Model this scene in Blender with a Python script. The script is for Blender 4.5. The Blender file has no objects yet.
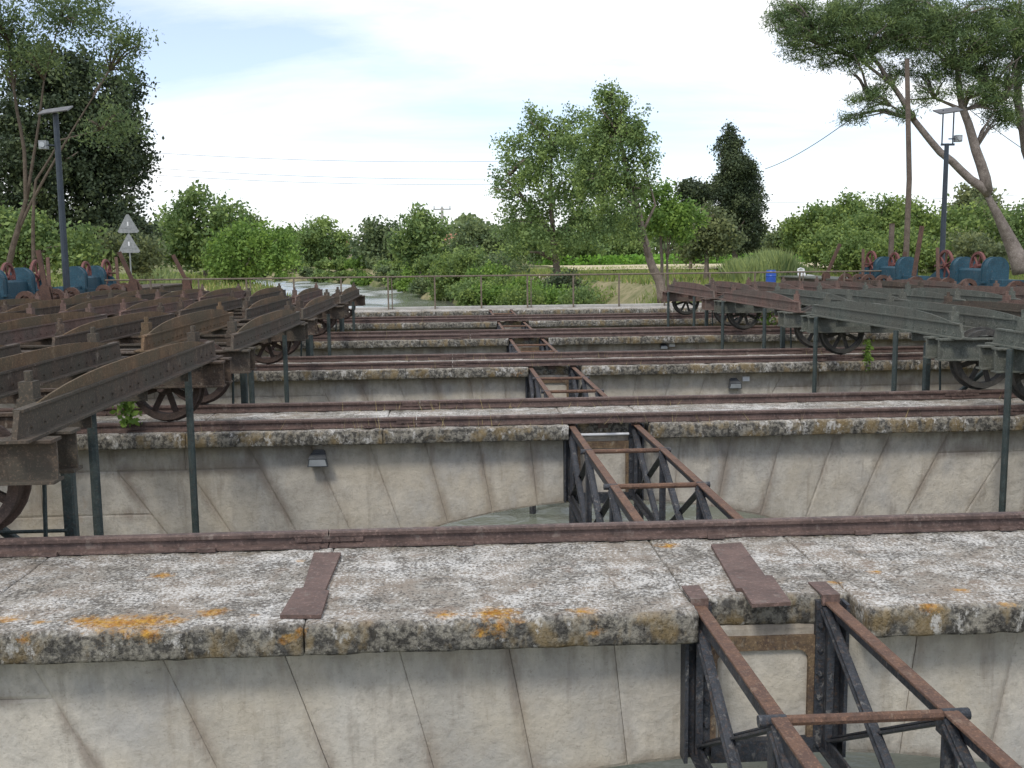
import bpy, math, random
import numpy as np
from mathutils import Vector, Matrix, noise

random.seed(7); rng = np.random.default_rng(7)
S = bpy.context.scene
COL = S.collection
R = math.radians

# ------------------------------------------------------------------ camera
EYE = Vector((0, 0, 1.7)); FPX = 1020.0
yaw, pitch, roll = R(3.3), R(7.2), 0.011
fw = Vector((math.sin(yaw)*math.cos(pitch), math.cos(yaw)*math.cos(pitch), -math.sin(pitch)))
rt0 = Vector((math.cos(yaw), -math.sin(yaw), 0)); up0 = rt0.cross(fw)
rt = rt0*math.cos(roll) - up0*math.sin(roll)
up = up0*math.cos(roll) + rt0*math.sin(roll)
cam = bpy.data.cameras.new('camera'); cam.sensor_width = 36; cam.lens = 36*FPX/1024
cam.clip_start = 0.05; cam.clip_end = 9000
co = bpy.data.objects.new('camera', cam); COL.objects.link(co)
co.matrix_world = Matrix(((rt.x, up.x, -fw.x, EYE.x), (rt.y, up.y, -fw.y, EYE.y), (rt.z, up.z, -fw.z, EYE.z), (0, 0, 0, 1)))
S.camera = co

def ray(px, py): return fw*FPX + rt*(px-512) - up*(py-384)
def at(px, py, Y):                       # the place seen in that direction, Y metres along the canal
    d = ray(px, py); return EYE + d*(Y/d.y)
def atz(px, py, z):
    d = ray(px, py); return EYE + d*((z-EYE.z)/d.z)

# ------------------------------------------------------------------ sky, sun, exposure
SUN_EL, SUN_AZ = R(50), R(205)           # azimuth clockwise from +y
w = bpy.data.worlds.new('World'); S.world = w; w.use_nodes = True
nt = w.node_tree; nt.nodes.clear()
def nd(t, ty, **k):
    n = t.nodes.new(ty)
    for a, b in k.items(): setattr(n, a, b)
    return n
sky = nd(nt, 'ShaderNodeTexSky', sky_type='NISHITA', sun_disc=False, sun_elevation=SUN_EL, sun_rotation=SUN_AZ,
         air_density=1.0, dust_density=0.5, ozone_density=2.0)
tc = nd(nt, 'ShaderNodeTexCoord'); sep = nd(nt, 'ShaderNodeSeparateXYZ'); nt.links.new(tc.outputs['Generated'], sep.inputs[0])
zz = nd(nt, 'ShaderNodeMath', operation='ABSOLUTE'); nt.links.new(sep.outputs['Z'], zz.inputs[0])
za = nd(nt, 'ShaderNodeMath', operation='ADD'); nt.links.new(zz.outputs[0], za.inputs[0]); za.inputs[1].default_value = .12
dv = nd(nt, 'ShaderNodeVectorMath', operation='DIVIDE'); nt.links.new(tc.outputs['Generated'], dv.inputs[0])
cx = nd(nt, 'ShaderNodeCombineXYZ')
for i in range(3): nt.links.new(za.outputs[0], cx.inputs[i])
nt.links.new(cx.outputs[0], dv.inputs[1])
mp = nd(nt, 'ShaderNodeMapping'); nt.links.new(dv.outputs[0], mp.inputs[0])
mp.inputs['Location'].default_value = (17.81, 9.23, 0); mp.inputs['Scale'].default_value = (.5, .8, 0)
n1 = nd(nt, 'ShaderNodeTexNoise'); n1.inputs['Scale'].default_value = .8; n1.inputs['Detail'].default_value = 8
n1.inputs['Roughness'].default_value = .58; n1.inputs['Distortion'].default_value = .35
nt.links.new(mp.outputs[0], n1.inputs['Vector'])
rp = nd(nt, 'ShaderNodeValToRGB'); rp.color_ramp.elements[0].position = .38; rp.color_ramp.elements[1].position = .64
rp.color_ramp.elements[0].color = (.28, .28, .28, 1)
nt.links.new(n1.outputs['Fac'], rp.inputs[0])
hz = nd(nt, 'ShaderNodeMapRange', interpolation_type='SMOOTHSTEP'); nt.links.new(zz.outputs[0], hz.inputs[0])   # veil of haze low over the land
hz.inputs[1].default_value = .0; hz.inputs[2].default_value = .16; hz.inputs[3].default_value = .9; hz.inputs[4].default_value = 0
hm_ = nd(nt, 'ShaderNodeMath', operation='MAXIMUM'); nt.links.new(rp.outputs[0], hm_.inputs[0]); nt.links.new(hz.outputs[0], hm_.inputs[1])
mx = nd(nt, 'ShaderNodeMix', data_type='RGBA'); nt.links.new(hm_.outputs[0], mx.inputs[0])
sat = nd(nt, 'ShaderNodeMix', data_type='RGBA', blend_type='MULTIPLY'); sat.inputs[0].default_value = 1
nt.links.new(sky.outputs[0], sat.inputs[6]); sat.inputs[7].default_value = (1.42, 1.42, 1.58, 1)
nt.links.new(sat.outputs[2], mx.inputs[6]); mx.inputs[7].default_value = (10.2, 10.4, 10.6, 1)
bg = nd(nt, 'ShaderNodeBackground'); bg.inputs[1].default_value = .1
nt.links.new(mx.outputs[2], bg.inputs[0])
wo = nd(nt, 'ShaderNodeOutputWorld'); nt.links.new(bg.outputs[0], wo.inputs[0])
sl = bpy.data.lights.new('sun', 'SUN'); sl.energy = 1.5; sl.angle = R(12); sl.color = (1, .95, .86)
so = bpy.data.objects.new('sun', sl); COL.objects.link(so)
sd = Vector((math.sin(SUN_AZ)*math.cos(SUN_EL), math.cos(SUN_AZ)*math.cos(SUN_EL), math.sin(SUN_EL)))
so.rotation_euler = sd.to_track_quat('Z', 'Y').to_euler(); so.location = (0, 0, 60)
vs = S.view_settings; vs.view_transform = 'Standard'; vs.look = 'None'; vs.exposure = 0.30; vs.gamma = 1

# ------------------------------------------------------------------ materials
class NT:
    def __init__(s, name):
        s.m = bpy.data.materials.new(name); s.m.use_nodes = True; s.t = s.m.node_tree
        s.b = s.t.nodes['Principled BSDF']; s.out = s.t.nodes['Material Output']
        s.pos = nd(s.t, 'ShaderNodeNewGeometry').outputs['Position']
    def lk(s, a, b): s.t.links.new(a, b)
    def noise(s, scale, detail=4, rough=.55, vec=None, stretch=None, dist=0):
        n = nd(s.t, 'ShaderNodeTexNoise'); n.inputs['Scale'].default_value = scale; n.inputs['Detail'].default_value = detail
        n.inputs['Roughness'].default_value = rough; n.inputs['Distortion'].default_value = dist
        v = vec or s.pos
        if stretch:
            m = nd(s.t, 'ShaderNodeMapping'); m.inputs['Scale'].default_value = stretch; s.lk(v, m.inputs[0]); v = m.outputs[0]
        s.lk(v, n.inputs['Vector']); return n.outputs['Fac']
    def voro(s, scale, feature='F1', out='Distance'):
        n = nd(s.t, 'ShaderNodeTexVoronoi', feature=feature); n.inputs['Scale'].default_value = scale
        s.lk(s.pos, n.inputs['Vector']); return n.outputs[out]
    def ramp(s, f, a, b, ca=(0, 0, 0), cb=(1, 1, 1)):
        r = nd(s.t, 'ShaderNodeValToRGB'); e = r.color_ramp.elements
        e[0].position = a; e[1].position = b; e[0].color = (*ca, 1); e[1].color = (*cb, 1); s.lk(f, r.inputs[0]); return r.outputs[0]
    def mix(s, f, a, b, blend='MIX'):
        m = nd(s.t, 'ShaderNodeMix', data_type='RGBA', blend_type=blend)
        for v, i in ((f, 0), (a, 6), (b, 7)):
            if hasattr(v, 'links'): s.lk(v, m.inputs[i])
            elif i == 0: m.inputs[0].default_value = v
            else: m.inputs[i].default_value = (*v, 1)
        return m.outputs[2]
    def math(s, op, a, b=None, c=None):
        m = nd(s.t, 'ShaderNodeMath', operation=op)
        for i, v in enumerate((a, b, c)):
            if v is None: continue
            if hasattr(v, 'links'): s.lk(v, m.inputs[i])
            else: m.inputs[i].default_value = v
        return m.outputs[0]
    def attr(s, name): return nd(s.t, 'ShaderNodeAttribute', attribute_name=name).outputs['Fac']
    def orand(s): return nd(s.t, 'ShaderNodeObjectInfo').outputs['Random']
    def irand(s): return nd(s.t, 'ShaderNodeNewGeometry').outputs['Random Per Island']
    def bump(s, h, strength=.5, dist=.01):
        b = nd(s.t, 'ShaderNodeBump'); b.inputs['Strength'].default_value = strength; b.inputs['Distance'].default_value = dist
        s.lk(h, b.inputs['Height']); s.lk(b.outputs[0], s.b.inputs['Normal'])
    def fin(s, col, rough=.85, metal=0, spec=.3):
        if hasattr(col, 'links'): s.lk(col, s.b.inputs['Base Color'])
        else: s.b.inputs['Base Color'].default_value = (*col, 1)
        if hasattr(rough, 'links'): s.lk(rough, s.b.inputs['Roughness'])
        else: s.b.inputs['Roughness'].default_value = rough
        s.b.inputs['Metallic'].default_value = metal; s.b.inputs['Specular IOR Level'].default_value = spec
        return s.m
M = {}
def mat_coping():
    n = NT('lichen_coping')
    fine = n.noise(34, 6, .7); mid = n.noise(9, 5, .6); big = n.noise(1.7, 5, .6); big2 = n.noise(2.6, 5, .65)
    base = n.mix(n.ramp(mid, .35, .65), (.27, .245, .21), (.42, .395, .35))
    base = n.mix(n.math('MULTIPLY', n.ramp(big2, .45, .62), .6), base, (.29, .235, .185))
    wsum = n.math('ADD', n.math('ADD', n.math('MULTIPLY', n.noise(58, 4, .7), .7), n.math('MULTIPLY', mid, .3)), n.math('MULTIPLY', n.math('SUBTRACT', big, .5), .42))
    white = n.ramp(wsum, .49, .57)
    c = n.mix(n.math('MULTIPLY', white, .85), base, (.68, .66, .62))
    dsum = n.math('SUBTRACT', n.math('ADD', n.math('MULTIPLY', n.noise(50, 4, .7), .8), n.math('MULTIPLY', n.noise(6, 4), .2)), n.math('MULTIPLY', n.math('SUBTRACT', big2, .5), .35))
    dark = n.ramp(dsum, .52, .60)
    c = n.mix(n.math('MULTIPLY', dark, .72), c, (.10, .09, .08))
    brown = n.ramp(n.noise(5.5, 4, .6, stretch=(1, 1.2, 1)), .57, .68)
    c = n.mix(n.math('MULTIPLY', brown, .45), c, (.24, .17, .125))
    dt = n.math('MULTIPLY', n.attr('dirt'), n.ramp(n.noise(7, 5, .7), .35, .6))
    c = n.mix(n.math('MULTIPLY', dt, .85), c, n.mix(n.ramp(n.noise(15, 3), .45, .6), (.115, .085, .06), (.20, .165, .075)))
    fr = n.attr('front')
    fcol = n.mix(n.ramp(n.noise(20, 6, .72), .44, .58), (.055, .052, .046), (.27, .25, .205))
    fcol = n.mix(n.math('MULTIPLY', n.ramp(n.noise(5, 4, .65, stretch=(1, 1, .6)), .50, .62), .8), fcol, (.23, .165, .075))
    fcol = n.mix(n.math('MULTIPLY', n.ramp(n.noise(8, 5, .75, stretch=(1.1, 1, .7)), .57, .64), .9), fcol, (.52, .50, .46))
    c = n.mix(n.math('MULTIPLY', fr, .92), c, fcol)
    li = n.math('ADD', n.attr('lichen'), n.math('MULTIPLY', n.math('SUBTRACT', n.noise(26, 5, .75), .5), 1.7))
    lic = n.mix(n.ramp(n.noise(30, 3), .4, .6), (.40, .17, .02), (.56, .31, .06))
    c = n.mix(n.math('MULTIPLY', n.ramp(li, .42, .95), .92), c, lic)
    n.bump(n.math('ADD', fine, n.math('MULTIPLY', dark, .3)), .9, .02)
    return n.fin(c, .95, spec=.1)
def mat_wall():
    n = NT('ashlar_stone')
    r = n.orand()
    blotch = n.noise(3.2, 6, .62)
    c = n.mix(n.ramp(blotch, .35, .62), (.43, .395, .34), (.60, .55, .465))
    c = n.mix(n.math('MULTIPLY', n.ramp(n.noise(2.2, 5, .6, stretch=(1, 1, .55)), .5, .66), .55), c, (.36, .355, .345))
    c = n.mix(n.math('MULTIPLY', n.ramp(r, .45, .9), .45), c, (.36, .335, .29))
    st = n.ramp(n.noise(4.5, 5, .62, stretch=(1.9, 1, .28)), .56, .72)
    c = n.mix(n.math('MULTIPLY', st, .55), c, (.20, .165, .13))
    white = n.ramp(n.noise(2.6, 6, .68, stretch=(1.3, 1, .7)), .52, .66)
    c = n.mix(n.math('MULTIPLY', white, .5), c, (.56, .53, .47))
    ed = n.attr('edge')                                          # 1 on the joint, 0 from 9 cm inwards
    e = n.math('MULTIPLY', ed, n.ramp(n.noise(2.2, 6, .72, stretch=(1, 1, .25)), .42, .60))
    c = n.mix(n.math('MULTIPLY', n.ramp(e, .05, .7), .72), c, (.24, .195, .155))
    ln = n.attr('below_coping')  # darker just below the coping, fading downwards, broken up by noise
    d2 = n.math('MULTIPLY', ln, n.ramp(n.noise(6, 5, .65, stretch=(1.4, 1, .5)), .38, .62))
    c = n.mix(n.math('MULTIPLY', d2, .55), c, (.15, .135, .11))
    c = n.mix(n.math('MULTIPLY', n.ramp(n.noise(13, 6, .72), .50, .66), .38), c, (.24, .215, .18))
    c = n.mix(n.math('MULTIPLY', n.ramp(n.noise(1.3, 5, .65), .48, .64), .4), c, (.50, .43, .32))
    sp = n.noise(55, 4, .7)
    c = n.mix(n.ramp(sp, .30, .42), n.mix(.35, c, (.14, .12, .1)), c)
    och = n.ramp(n.noise(5, 4, .6, stretch=(1, 1, .5)), .66, .74)
    c = n.mix(n.math('MULTIPLY', och, .35), c, (.40, .26, .15))
    n.bump(n.math('ADD', n.noise(26, 6, .65), n.math('MULTIPLY', blotch, .8)), .55, .02)
    return n.fin(c, .92, spec=.15)
def mat_rust(name, a, b, c3, hi=None, rough=.75, sc=6, gr=None):
    n = NT(name)
    f = n.noise(sc, 6, .65); g = n.noise(sc*5, 5, .7)
    c = n.mix(n.ramp(f, .38, .62), a, b)
    c = n.mix(n.math('MULTIPLY', n.ramp(g, .52, .68), .8), c, c3)
    if hi: c = n.mix(n.math('MULTIPLY', n.ramp(n.noise(sc*2.2, 6, .7, stretch=(1, 1, .6)), .58, .66), .8), c, hi)
    if gr: c = n.mix(n.ramp(n.noise(sc*.22, 4, .6), .42, .58), c, gr)
    c = n.mix(n.math('MULTIPLY', n.orand(), .25), c, a)
    c = n.mix(n.math('MULTIPLY', n.ramp(n.noise(sc*9, 4, .75), .54, .64), .45), c, tuple(min(1, v*2.1) for v in b))
    c = n.mix(n.math('MULTIPLY', n.ramp(n.noise(sc*1.3, 5, .7, stretch=(1, 1, .35)), .55, .68), .5), c, tuple(v*.45 for v in a))
    n.bump(n.math('ADD', g, n.math('MULTIPLY', f, 1.2)), .8, .01)
    return n.fin(c, rough, spec=.35)
def mat_leaf(name, a, b, tr=.35, rough=.6):
    n = NT(name)
    c = n.mix(n.irand(), a, b)
    c = n.mix(n.attr('tint'), c, (b[0]*1.5, b[1]*1.35, b[2]*1.0))
    n.fin(c, rough, spec=.25)
    t = nd(n.t, 'ShaderNodeBsdfTranslucent'); n.lk(c, t.inputs[0])
    m = nd(n.t, 'ShaderNodeMixShader'); m.inputs[0].default_value = tr
    n.lk(n.b.outputs[0], m.inputs[1]); n.lk(t.outputs[0], m.inputs[2]); n.lk(m.outputs[0], n.out.inputs[0])
    return n.m
def mat_simple(name, a, b, sc=8, rough=.6, metal=0, bump=.2, spec=.4):
    n = NT(name); f = n.noise(sc, 5, .65); n.bump(f, bump, .005)
    return n.fin(n.mix(n.ramp(f, .35, .65), a, b), rough, metal, spec)
M['coping'] = mat_coping(); M['wall'] = mat_wall()
M['mortar'] = mat_simple('mortar', (.22, .185, .145), (.36, .31, .25), 20, .95)
M['rail'] = mat_rust('rail_rust', (.085, .058, .050), (.14, .095, .080), (.055, .042, .038), (.21, .17, .145), .6, 5)
M['plate'] = mat_rust('plate_rust', (.105, .068, .056), (.155, .10, .082), (.08, .06, .052), (.20, .165, .14), .65, 5)
M['chord'] = mat_rust('chord_rust', (.105, .062, .046), (.17, .095, .060), (.075, .05, .04), (.24, .17, .12), .8, 9)
M['iron'] = mat_rust('blue_black_iron', (.024, .028, .035), (.05, .054, .062), (.11, .07, .048), (.20, .19, .175), .5, 10)
M['band'] = mat_rust('lichen_iron', (.10, .065, .045), (.20, .14, .08), (.05, .045, .042), (.28, .24, .18), .85, 8)
M['girder_rust'] = mat_rust('carriage_rust', (.060, .045, .035), (.112, .078, .055), (.045, .036, .03), (.27, .23, .18), .85, 7, (.075, .066, .050))
M['girder_plate'] = mat_rust('carriage_ochre_rust', (.115, .072, .040), (.19, .118, .064), (.06, .046, .034), (.27, .21, .13), .85, 7, (.10, .078, .048))
M['girder_green'] = mat_rust('carriage_green', (.085, .096, .080), (.135, .142, .118), (.065, .058, .048), (.25, .24, .20), .8, 7, (.10, .098, .080))
M['girder_red'] = mat_rust('carriage_red_rust', (.12, .075, .06), (.18, .11, .088), (.075, .055, .045), (.25, .19, .15), .85, 7, (.11, .088, .072))
M['rod'] = mat_rust('green_rod', (.030, .045, .044), (.055, .07, .066), (.07, .055, .045), None, .6, 9)
M['wheel'] = mat_rust('wheel_iron', (.045, .046, .042), (.08, .072, .062), (.05, .035, .028), (.11, .10, .085), .7, 9)
M['wheel_red'] = mat_rust('wheel_rust', (.055, .040, .034), (.088, .058, .046), (.04, .032, .028), None, .75, 9)
M['rusty'] = mat_rust('orange_rust', (.075, .046, .036), (.125, .07, .05), (.055, .038, .032), None, .85, 8)
M['blue'] = mat_rust('blue_paint', (.016, .055, .080), (.026, .078, .108), (.045, .045, .045), (.11, .13, .14), .6, 5)
M['red'] = mat_rust('red_paint', (.12, .042, .038), (.17, .065, .055), (.09, .045, .04), None, .6, 6)
M['galv'] = mat_simple('galvanised', (.22, .23, .23), (.32, .33, .33), 12, .5, .5)
M['post_blue'] = mat_simple('blue_black_post', (.025, .034, .045), (.038, .05, .065), 6, .45)
M['white'] = mat_simple('white_plastic', (.68, .69, .69), (.76, .76, .76), 6, .45)
M['barrel'] = mat_simple('blue_plastic', (.02, .07, .35), (.03, .10, .42), 6, .4)
M['panel'] = mat_simple('solar_panel', (.07, .07, .07), (.15, .145, .14), 6, .45)
M['glass'] = mat_simple('lamp_glass', (.30, .32, .33), (.42, .44, .45), 4, .15, 0, .02)
M['lampbody'] = mat_simple('lamp_body', (.07, .075, .08), (.11, .115, .12), 9, .5)
M['wood'] = mat_rust('pole_wood', (.10, .078, .062), (.16, .125, .10), (.075, .058, .048), None, .9, 6)
M['concrete'] = mat_simple('concrete', (.34, .33, .30), (.48, .46, .42), 5, .9)
M['handrail'] = mat_rust('handrail', (.12, .095, .07), (.19, .155, .115), (.11, .07, .05), None, .7, 9)
M['bark'] = mat_rust('bark', (.13, .105, .085), (.22, .18, .145), (.09, .07, .055), None, .95, 5)
M['bark_dark'] = mat_rust('dark_bark', (.075, .058, .044), (.125, .10, .075), (.05, .04, .03), None, .95, 5)
M['bark_pine'] = mat_rust('pine_bark', (.14, .115, .10), (.25, .215, .19), (.085, .068, .056), None, .95, 4)
M['plaster'] = mat_simple('plaster', (.42, .33, .24), (.52, .42, .31), 1, .9)
M['roof'] = mat_simple('roof_tile', (.28, .13, .08), (.36, .18, .11), 3, .9)
M['leaf_mid'] = mat_leaf('leaf_mid', (.085, .145, .052), (.205, .295, .115))
M['leaf_dark'] = mat_leaf('leaf_dark', (.028, .045, .025), (.07, .098, .054), .12)
M['leaf_olive'] = mat_leaf('leaf_olive', (.085, .115, .058), (.19, .23, .12))
M['leaf_green'] = mat_leaf('leaf_green', (.06, .10, .045), (.14, .20, .095))
M['leaf_bright'] = mat_leaf('leaf_bright', (.085, .165, .035), (.19, .31, .08))
M['leaf_wood'] = mat_leaf('leaf_wood', (.085, .145, .045), (.20, .285, .095))
M['leaf_far'] = mat_leaf('leaf_far', (.085, .13, .065), (.17, .23, .12))
M['leaf_pine'] = mat_leaf('leaf_pine', (.045, .085, .036), (.13, .19, .08), .2)
M['reed'] = mat_leaf('reed', (.11, .17, .07), (.24, .31, .15))
M['straw'] = mat_leaf('straw', (.22, .20, .105), (.34, .30, .17))
M['grassblade'] = mat_leaf('grassblade', (.09, .15, .04), (.19, .25, .085))
M['vine'] = mat_leaf('vine_leaf', (.10, .22, .03), (.16, .32, .06))
def mat_ground():
    n = NT('dry_grass_ground')
    a = n.noise(.25, 6, .6); b = n.noise(3, 5, .7)
    c = n.mix(n.ramp(a, .42, .58), (.12, .14, .055), (.29, .255, .15))
    c = n.mix(n.math('MULTIPLY', n.ramp(b, .45, .65), .6), c, (.11, .12, .05))
    n.bump(b, .6, .05); return n.fin(c, .95, spec=.1)
def mat_path():
    n = NT('sandy_path'); b = n.noise(2, 6, .7); n.bump(n.noise(12, 5), .4, .02)
    return n.fin(n.mix(n.ramp(b, .35, .65), (.42, .35, .25), (.56, .48, .36)), .95, spec=.1)
def mat_water():
    n = NT('canal_water')
    h = n.noise(2.2, 4, .6, stretch=(1, 1.8, 1)); h2 = n.noise(9, 3, .5, stretch=(1, 2.2, 1))
    n.bump(n.math('ADD', h, n.math('MULTIPLY', h2, .5)), .35, .05)
    return n.fin(n.mix(n.ramp(n.noise(.6, 3), .4, .6), (.165, .18, .14), (.205, .215, .175)), .08, spec=.5)
M['ground'] = mat_ground(); M['path'] = mat_path(); M['water'] = mat_water()
M['field'] = mat_simple('dry_field', (.45, .38, .24), (.55, .47, .30), .3, .95, 0, .1)

# ------------------------------------------------------------------ mesh helpers
class MB:
    def __init__(s): s.v = []; s.f = []
    def add(s, vs, fs):
        o = len(s.v); s.v += [tuple(v) for v in vs]; s.f += [tuple(i+o for i in f) for f in fs]; return s
    def box(s, x0, x1, y0, y1, z0, z1):
        v = [(x, y, z) for z in (z0, z1) for y in (y0, y1) for x in (x0, x1)]
        return s.add(v, [(0, 2, 3, 1), (4, 5, 7, 6), (0, 1, 5, 4), (2, 6, 7, 3), (0, 4, 6, 2), (1, 3, 7, 5)])
    def bar(s, p, q, w, h, up=(0, 0, 1), ch=.15, off=(0, 0)):
        p, q = Vector(p), Vector(q); d = (q-p).normalized(); u = Vector(up)
        sx = d.cross(u).normalized(); sy = sx.cross(d).normalized()
        c = ch*min(w, h); a, b = w/2, h/2
        sec = [(-a+c, -b), (a-c, -b), (a, -b+c), (a, b-c), (a-c, b), (-a+c, b), (-a, b-c), (-a, -b+c)]
        vs = [e + sx*(i+off[0]) + sy*(j+off[1]) for e in (p, q) for i, j in sec]
        fs = [(k, (k+1) % 8, (k+1) % 8+8, k+8) for k in range(8)] + [tuple(range(7, -1, -1)), tuple(range(8, 16))]
        return s.add(vs, fs)
    def tube(s, pts, rad, n=8, cap=True):
        pts = [Vector(p) for p in pts]; N = len(pts)
        if not hasattr(rad, '__len__'): rad = [rad]*N
        vs = []; pu = None
        for i, p in enumerate(pts):
            d = (pts[min(i+1, N-1)] - pts[max(i-1, 0)]).normalized()
            ref = pu if pu is not None else (Vector((1, 0, 0)) if abs(d.x) < .8 else Vector((0, 1, 0)))
            a = (ref - d*ref.dot(d)).normalized(); b = d.cross(a); pu = a
            vs += [p + (a*math.cos(t) + b*math.sin(t))*rad[i] for t in [2*math.pi*k/n for k in range(n)]]
        fs = [(i*n+k, i*n+(k+1) % n, (i+1)*n+(k+1) % n, (i+1)*n+k) for i in range(N-1) for k in range(n)]
        if cap: fs += [tuple(range(n-1, -1, -1)), tuple((N-1)*n+k for k in range(n))]
        return s.add(vs, fs)
    def extr(s, prof, p, ax, e1, e2):         # profile (a,b) -> p + a*e1 + b*e2, swept along vector ax
        p, ax, e1, e2 = Vector(p), Vector(ax), Vector(e1), Vector(e2); n = len(prof)
        vs = [p + e1*a + e2*b for a, b in prof] + [p + ax + e1*a + e2*b for a, b in prof]
        return s.add(vs, [(k, (k+1) % n, (k+1) % n+n, k+n) for k in range(n)] + [tuple(range(n-1, -1, -1)), tuple(range(n, 2*n))])
    def ring(s, c, ri, ro, wd, n=28, ax='y'):
        vs = []; fs = []
        for k in range(n):
            t = 2*math.pi*k/n
            for r, y in ((ri, -wd/2), (ro, -wd/2), (ro, wd/2), (ri, wd/2)):
                a, b = r*math.cos(t), r*math.sin(t)
                vs.append((c[0]+a, c[1]+y, c[2]+b) if ax == 'y' else (c[0]+y, c[1]+a, c[2]+b))
        for k in range(n):
            q = (k+1) % n
            for j in range(4): fs.append((k*4+j, k*4+(j+1) % 4, q*4+(j+1) % 4, q*4+j))
        return s.add(vs, fs)
    def mesh(s, name, mat, smooth=False, attrs=None):
        me = bpy.data.meshes.new(name); me.from_pydata(s.v, [], s.f); me.update()
        bmfix(me)
        if mat: me.materials.append(mat)
        for k, a in (attrs or {}).items():
            me.attributes.new(k, 'FLOAT', 'POINT').data.foreach_set('value', np.asarray(a, dtype=np.float32))
        if smooth: me.shade_smooth()
        return me
    def build(s, name, mat, parent=None, smooth=False, attrs=None, loc=None):
        return link(name, s.mesh(name, mat, smooth, attrs), parent, loc)
import bmesh
def bmfix(me):
    b = bmesh.new(); b.from_mesh(me); bmesh.ops.recalc_face_normals(b, faces=b.faces[:]); b.to_mesh(me); b.free()
def link(name, me, parent=None, loc=None, rot=None):
    o = bpy.data.objects.new(name, me); COL.objects.link(o)
    if parent: o.parent = parent
    if loc is not None: o.location = loc
    if rot is not None: o.rotation_euler = rot
    return o
def tag(o, label, cat, group=None):
    o['label'] = label; o['category'] = cat
    if group: o['group'] = group
    return o
def thing(name, loc, label, cat, group=None, rz=0):
    o = link(name, None, None, loc); o.rotation_euler = (0, 0, rz); return tag(o, label, cat, group)
def struct(o): o['kind'] = 'structure'; return o
def stuff(o): o['kind'] = 'stuff'; return o
def copy_tree(o, parent=None):
    c = o.copy(); COL.objects.link(c); c.parent = parent
    for ch in o.children: copy_tree(ch, c)
    return c
def setmat(o, frm, to):
    for c in [o] + list(o.children_recursive):
        for sl_ in c.material_slots:
            if sl_.material == frm: sl_.link = 'OBJECT'; sl_.material = to

# ------------------------------------------------------------------ layout of the works
XC = 1.55                       # middle of the canal
STEP = 5.42; Y0 = 4.62; NA = 6
YA = [Y0 + STEP*k for k in range(NA)]
OV, WID, CT = .22, 1.47, .15    # coping overhang, arch width, coping thickness
ZC, RA = -.83-6.6, 6.6
XL, XR = -11.6, 14.7
ORD = ['', 'first', 'second', 'third', 'fourth', 'fifth', 'sixth']
WATER = -2.3

# --- ground with the canal and the dry channels cut into it
CL = [(-60, XC), (0, XC), (45, XC), (60, .5), (80, -5.5), (105, -11.5), (130, -16), (160, -27), (200, -50), (260, -100), (400, -270)]
def canal_x(y):
    for (a, xa), (b, xb) in zip(CL, CL[1:]):
        if a <= y <= b: return xa + (xb-xa)*(y-a)/(b-a)
    return CL[-1][1] if y > 0 else XC
def canal_hw(y): return 3.75 if y < 38.5 else min(7.5, 3.75 + (y-38.5)*.25)
def gz(x, y):
    z = .12*noise.noise((x*.06, y*.06, 3)) if (y > 42 or x < XL-4 or x > XR+4) else 0
    z -= .03
    if -14 < y < 38.2 and XL < x < XR: z = -1.98
    d = abs(x - canal_x(y)); hw = canal_hw(y)
    if y > 260: return z
    if d < hw+.3: z = min(z, -3.1)
    elif y > 38.2 and d < hw+3.2: z = min(z, WATER + (d-hw-.3)/2.9*(z-WATER))
    return z
def axis(lo, hi, a, b, st, g):
    v = list(np.arange(a, b+1e-6, st)); s_ = st
    while v[-1] < hi: s_ *= g; v.append(v[-1]+s_)
    s_ = st
    while v[0] > lo: s_ *= g; v.insert(0, v[0]-s_)
    return v
gx = axis(-2600, 2600, -42, 44, .62, 1.09); gy = axis(-60, 4200, -16, 130, .9, 1.09)
gx = sorted(set([round(a, 3) for a in gx] + [XL-.01, XL+.01, XR-.01, XR+.01])); gy = sorted(set([round(a, 3) for a in gy] + [38.19, 38.21]))
g = MB(); nx = len(gx)
g.v = [(x, y, gz(x, y)) for y in gy for x in gx]
g.f = [(j*nx+i, j*nx+i+1, (j+1)*nx+i+1, (j+1)*nx+i) for j in range(len(gy)-1) for i in range(nx-1)]
struct(g.build('ground', M['ground'], smooth=False))
ys = list(np.arange(-6, 40, .11)); st_ = .11
while ys[-1] < 262: st_ = min(st_*1.02, .9); ys.append(ys[-1]+st_)
wv = MB(); NW = 76
ph = rng.uniform(0, 6.28, 9); ka = rng.normal(0, .55, 9)
for y in ys:
    h = canal_hw(y) + 1.0; cx_ = canal_x(y); q = 1 if y < 45 else min(4, 1+(y-45)/22)
    xx = cx_ + np.linspace(-h, h, NW); z = 0
    for i in range(9):
        wl = q*(.45+.16*i); z = z + .0135*wl*np.sin(2*math.pi/wl*(y*math.cos(ka[i])+xx*math.sin(ka[i]))+ph[i])
    wv.v += [(float(x_), y, WATER+float(z_)) for x_, z_ in zip(xx, z)]
wv.f = [(r_*NW+i, r_*NW+i+1, (r_+1)*NW+i+1, (r_+1)*NW+i) for r_ in range(len(ys)-1) for i in range(NW-1)]
struct(wv.build('water', M['water'], smooth=True))
def ribbon(name, pts, w, mat, z=.02):
    b = MB(); N = 0
    for i, (x, y) in enumerate(pts):
        a = pts[max(i-1, 0)]; c = pts[min(i+1, len(pts)-1)]; d = Vector((c[0]-a[0], c[1]-a[1])).normalized()
        for k in range(5):
            t = (k/4-.5)*w*(1+.15*noise.noise((i*.7, k, 1))); px, py = x-d.y*t*-1, y+d.x*t*-1
            b.v.append((px, py, gz(px, py)+z + .02))
    b.f = [(i*5+k, i*5+k+1, i*5+k+6, i*5+k+5) for i in range(len(pts)-1) for k in range(4)]
    return struct(b.build(name, mat))
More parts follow.
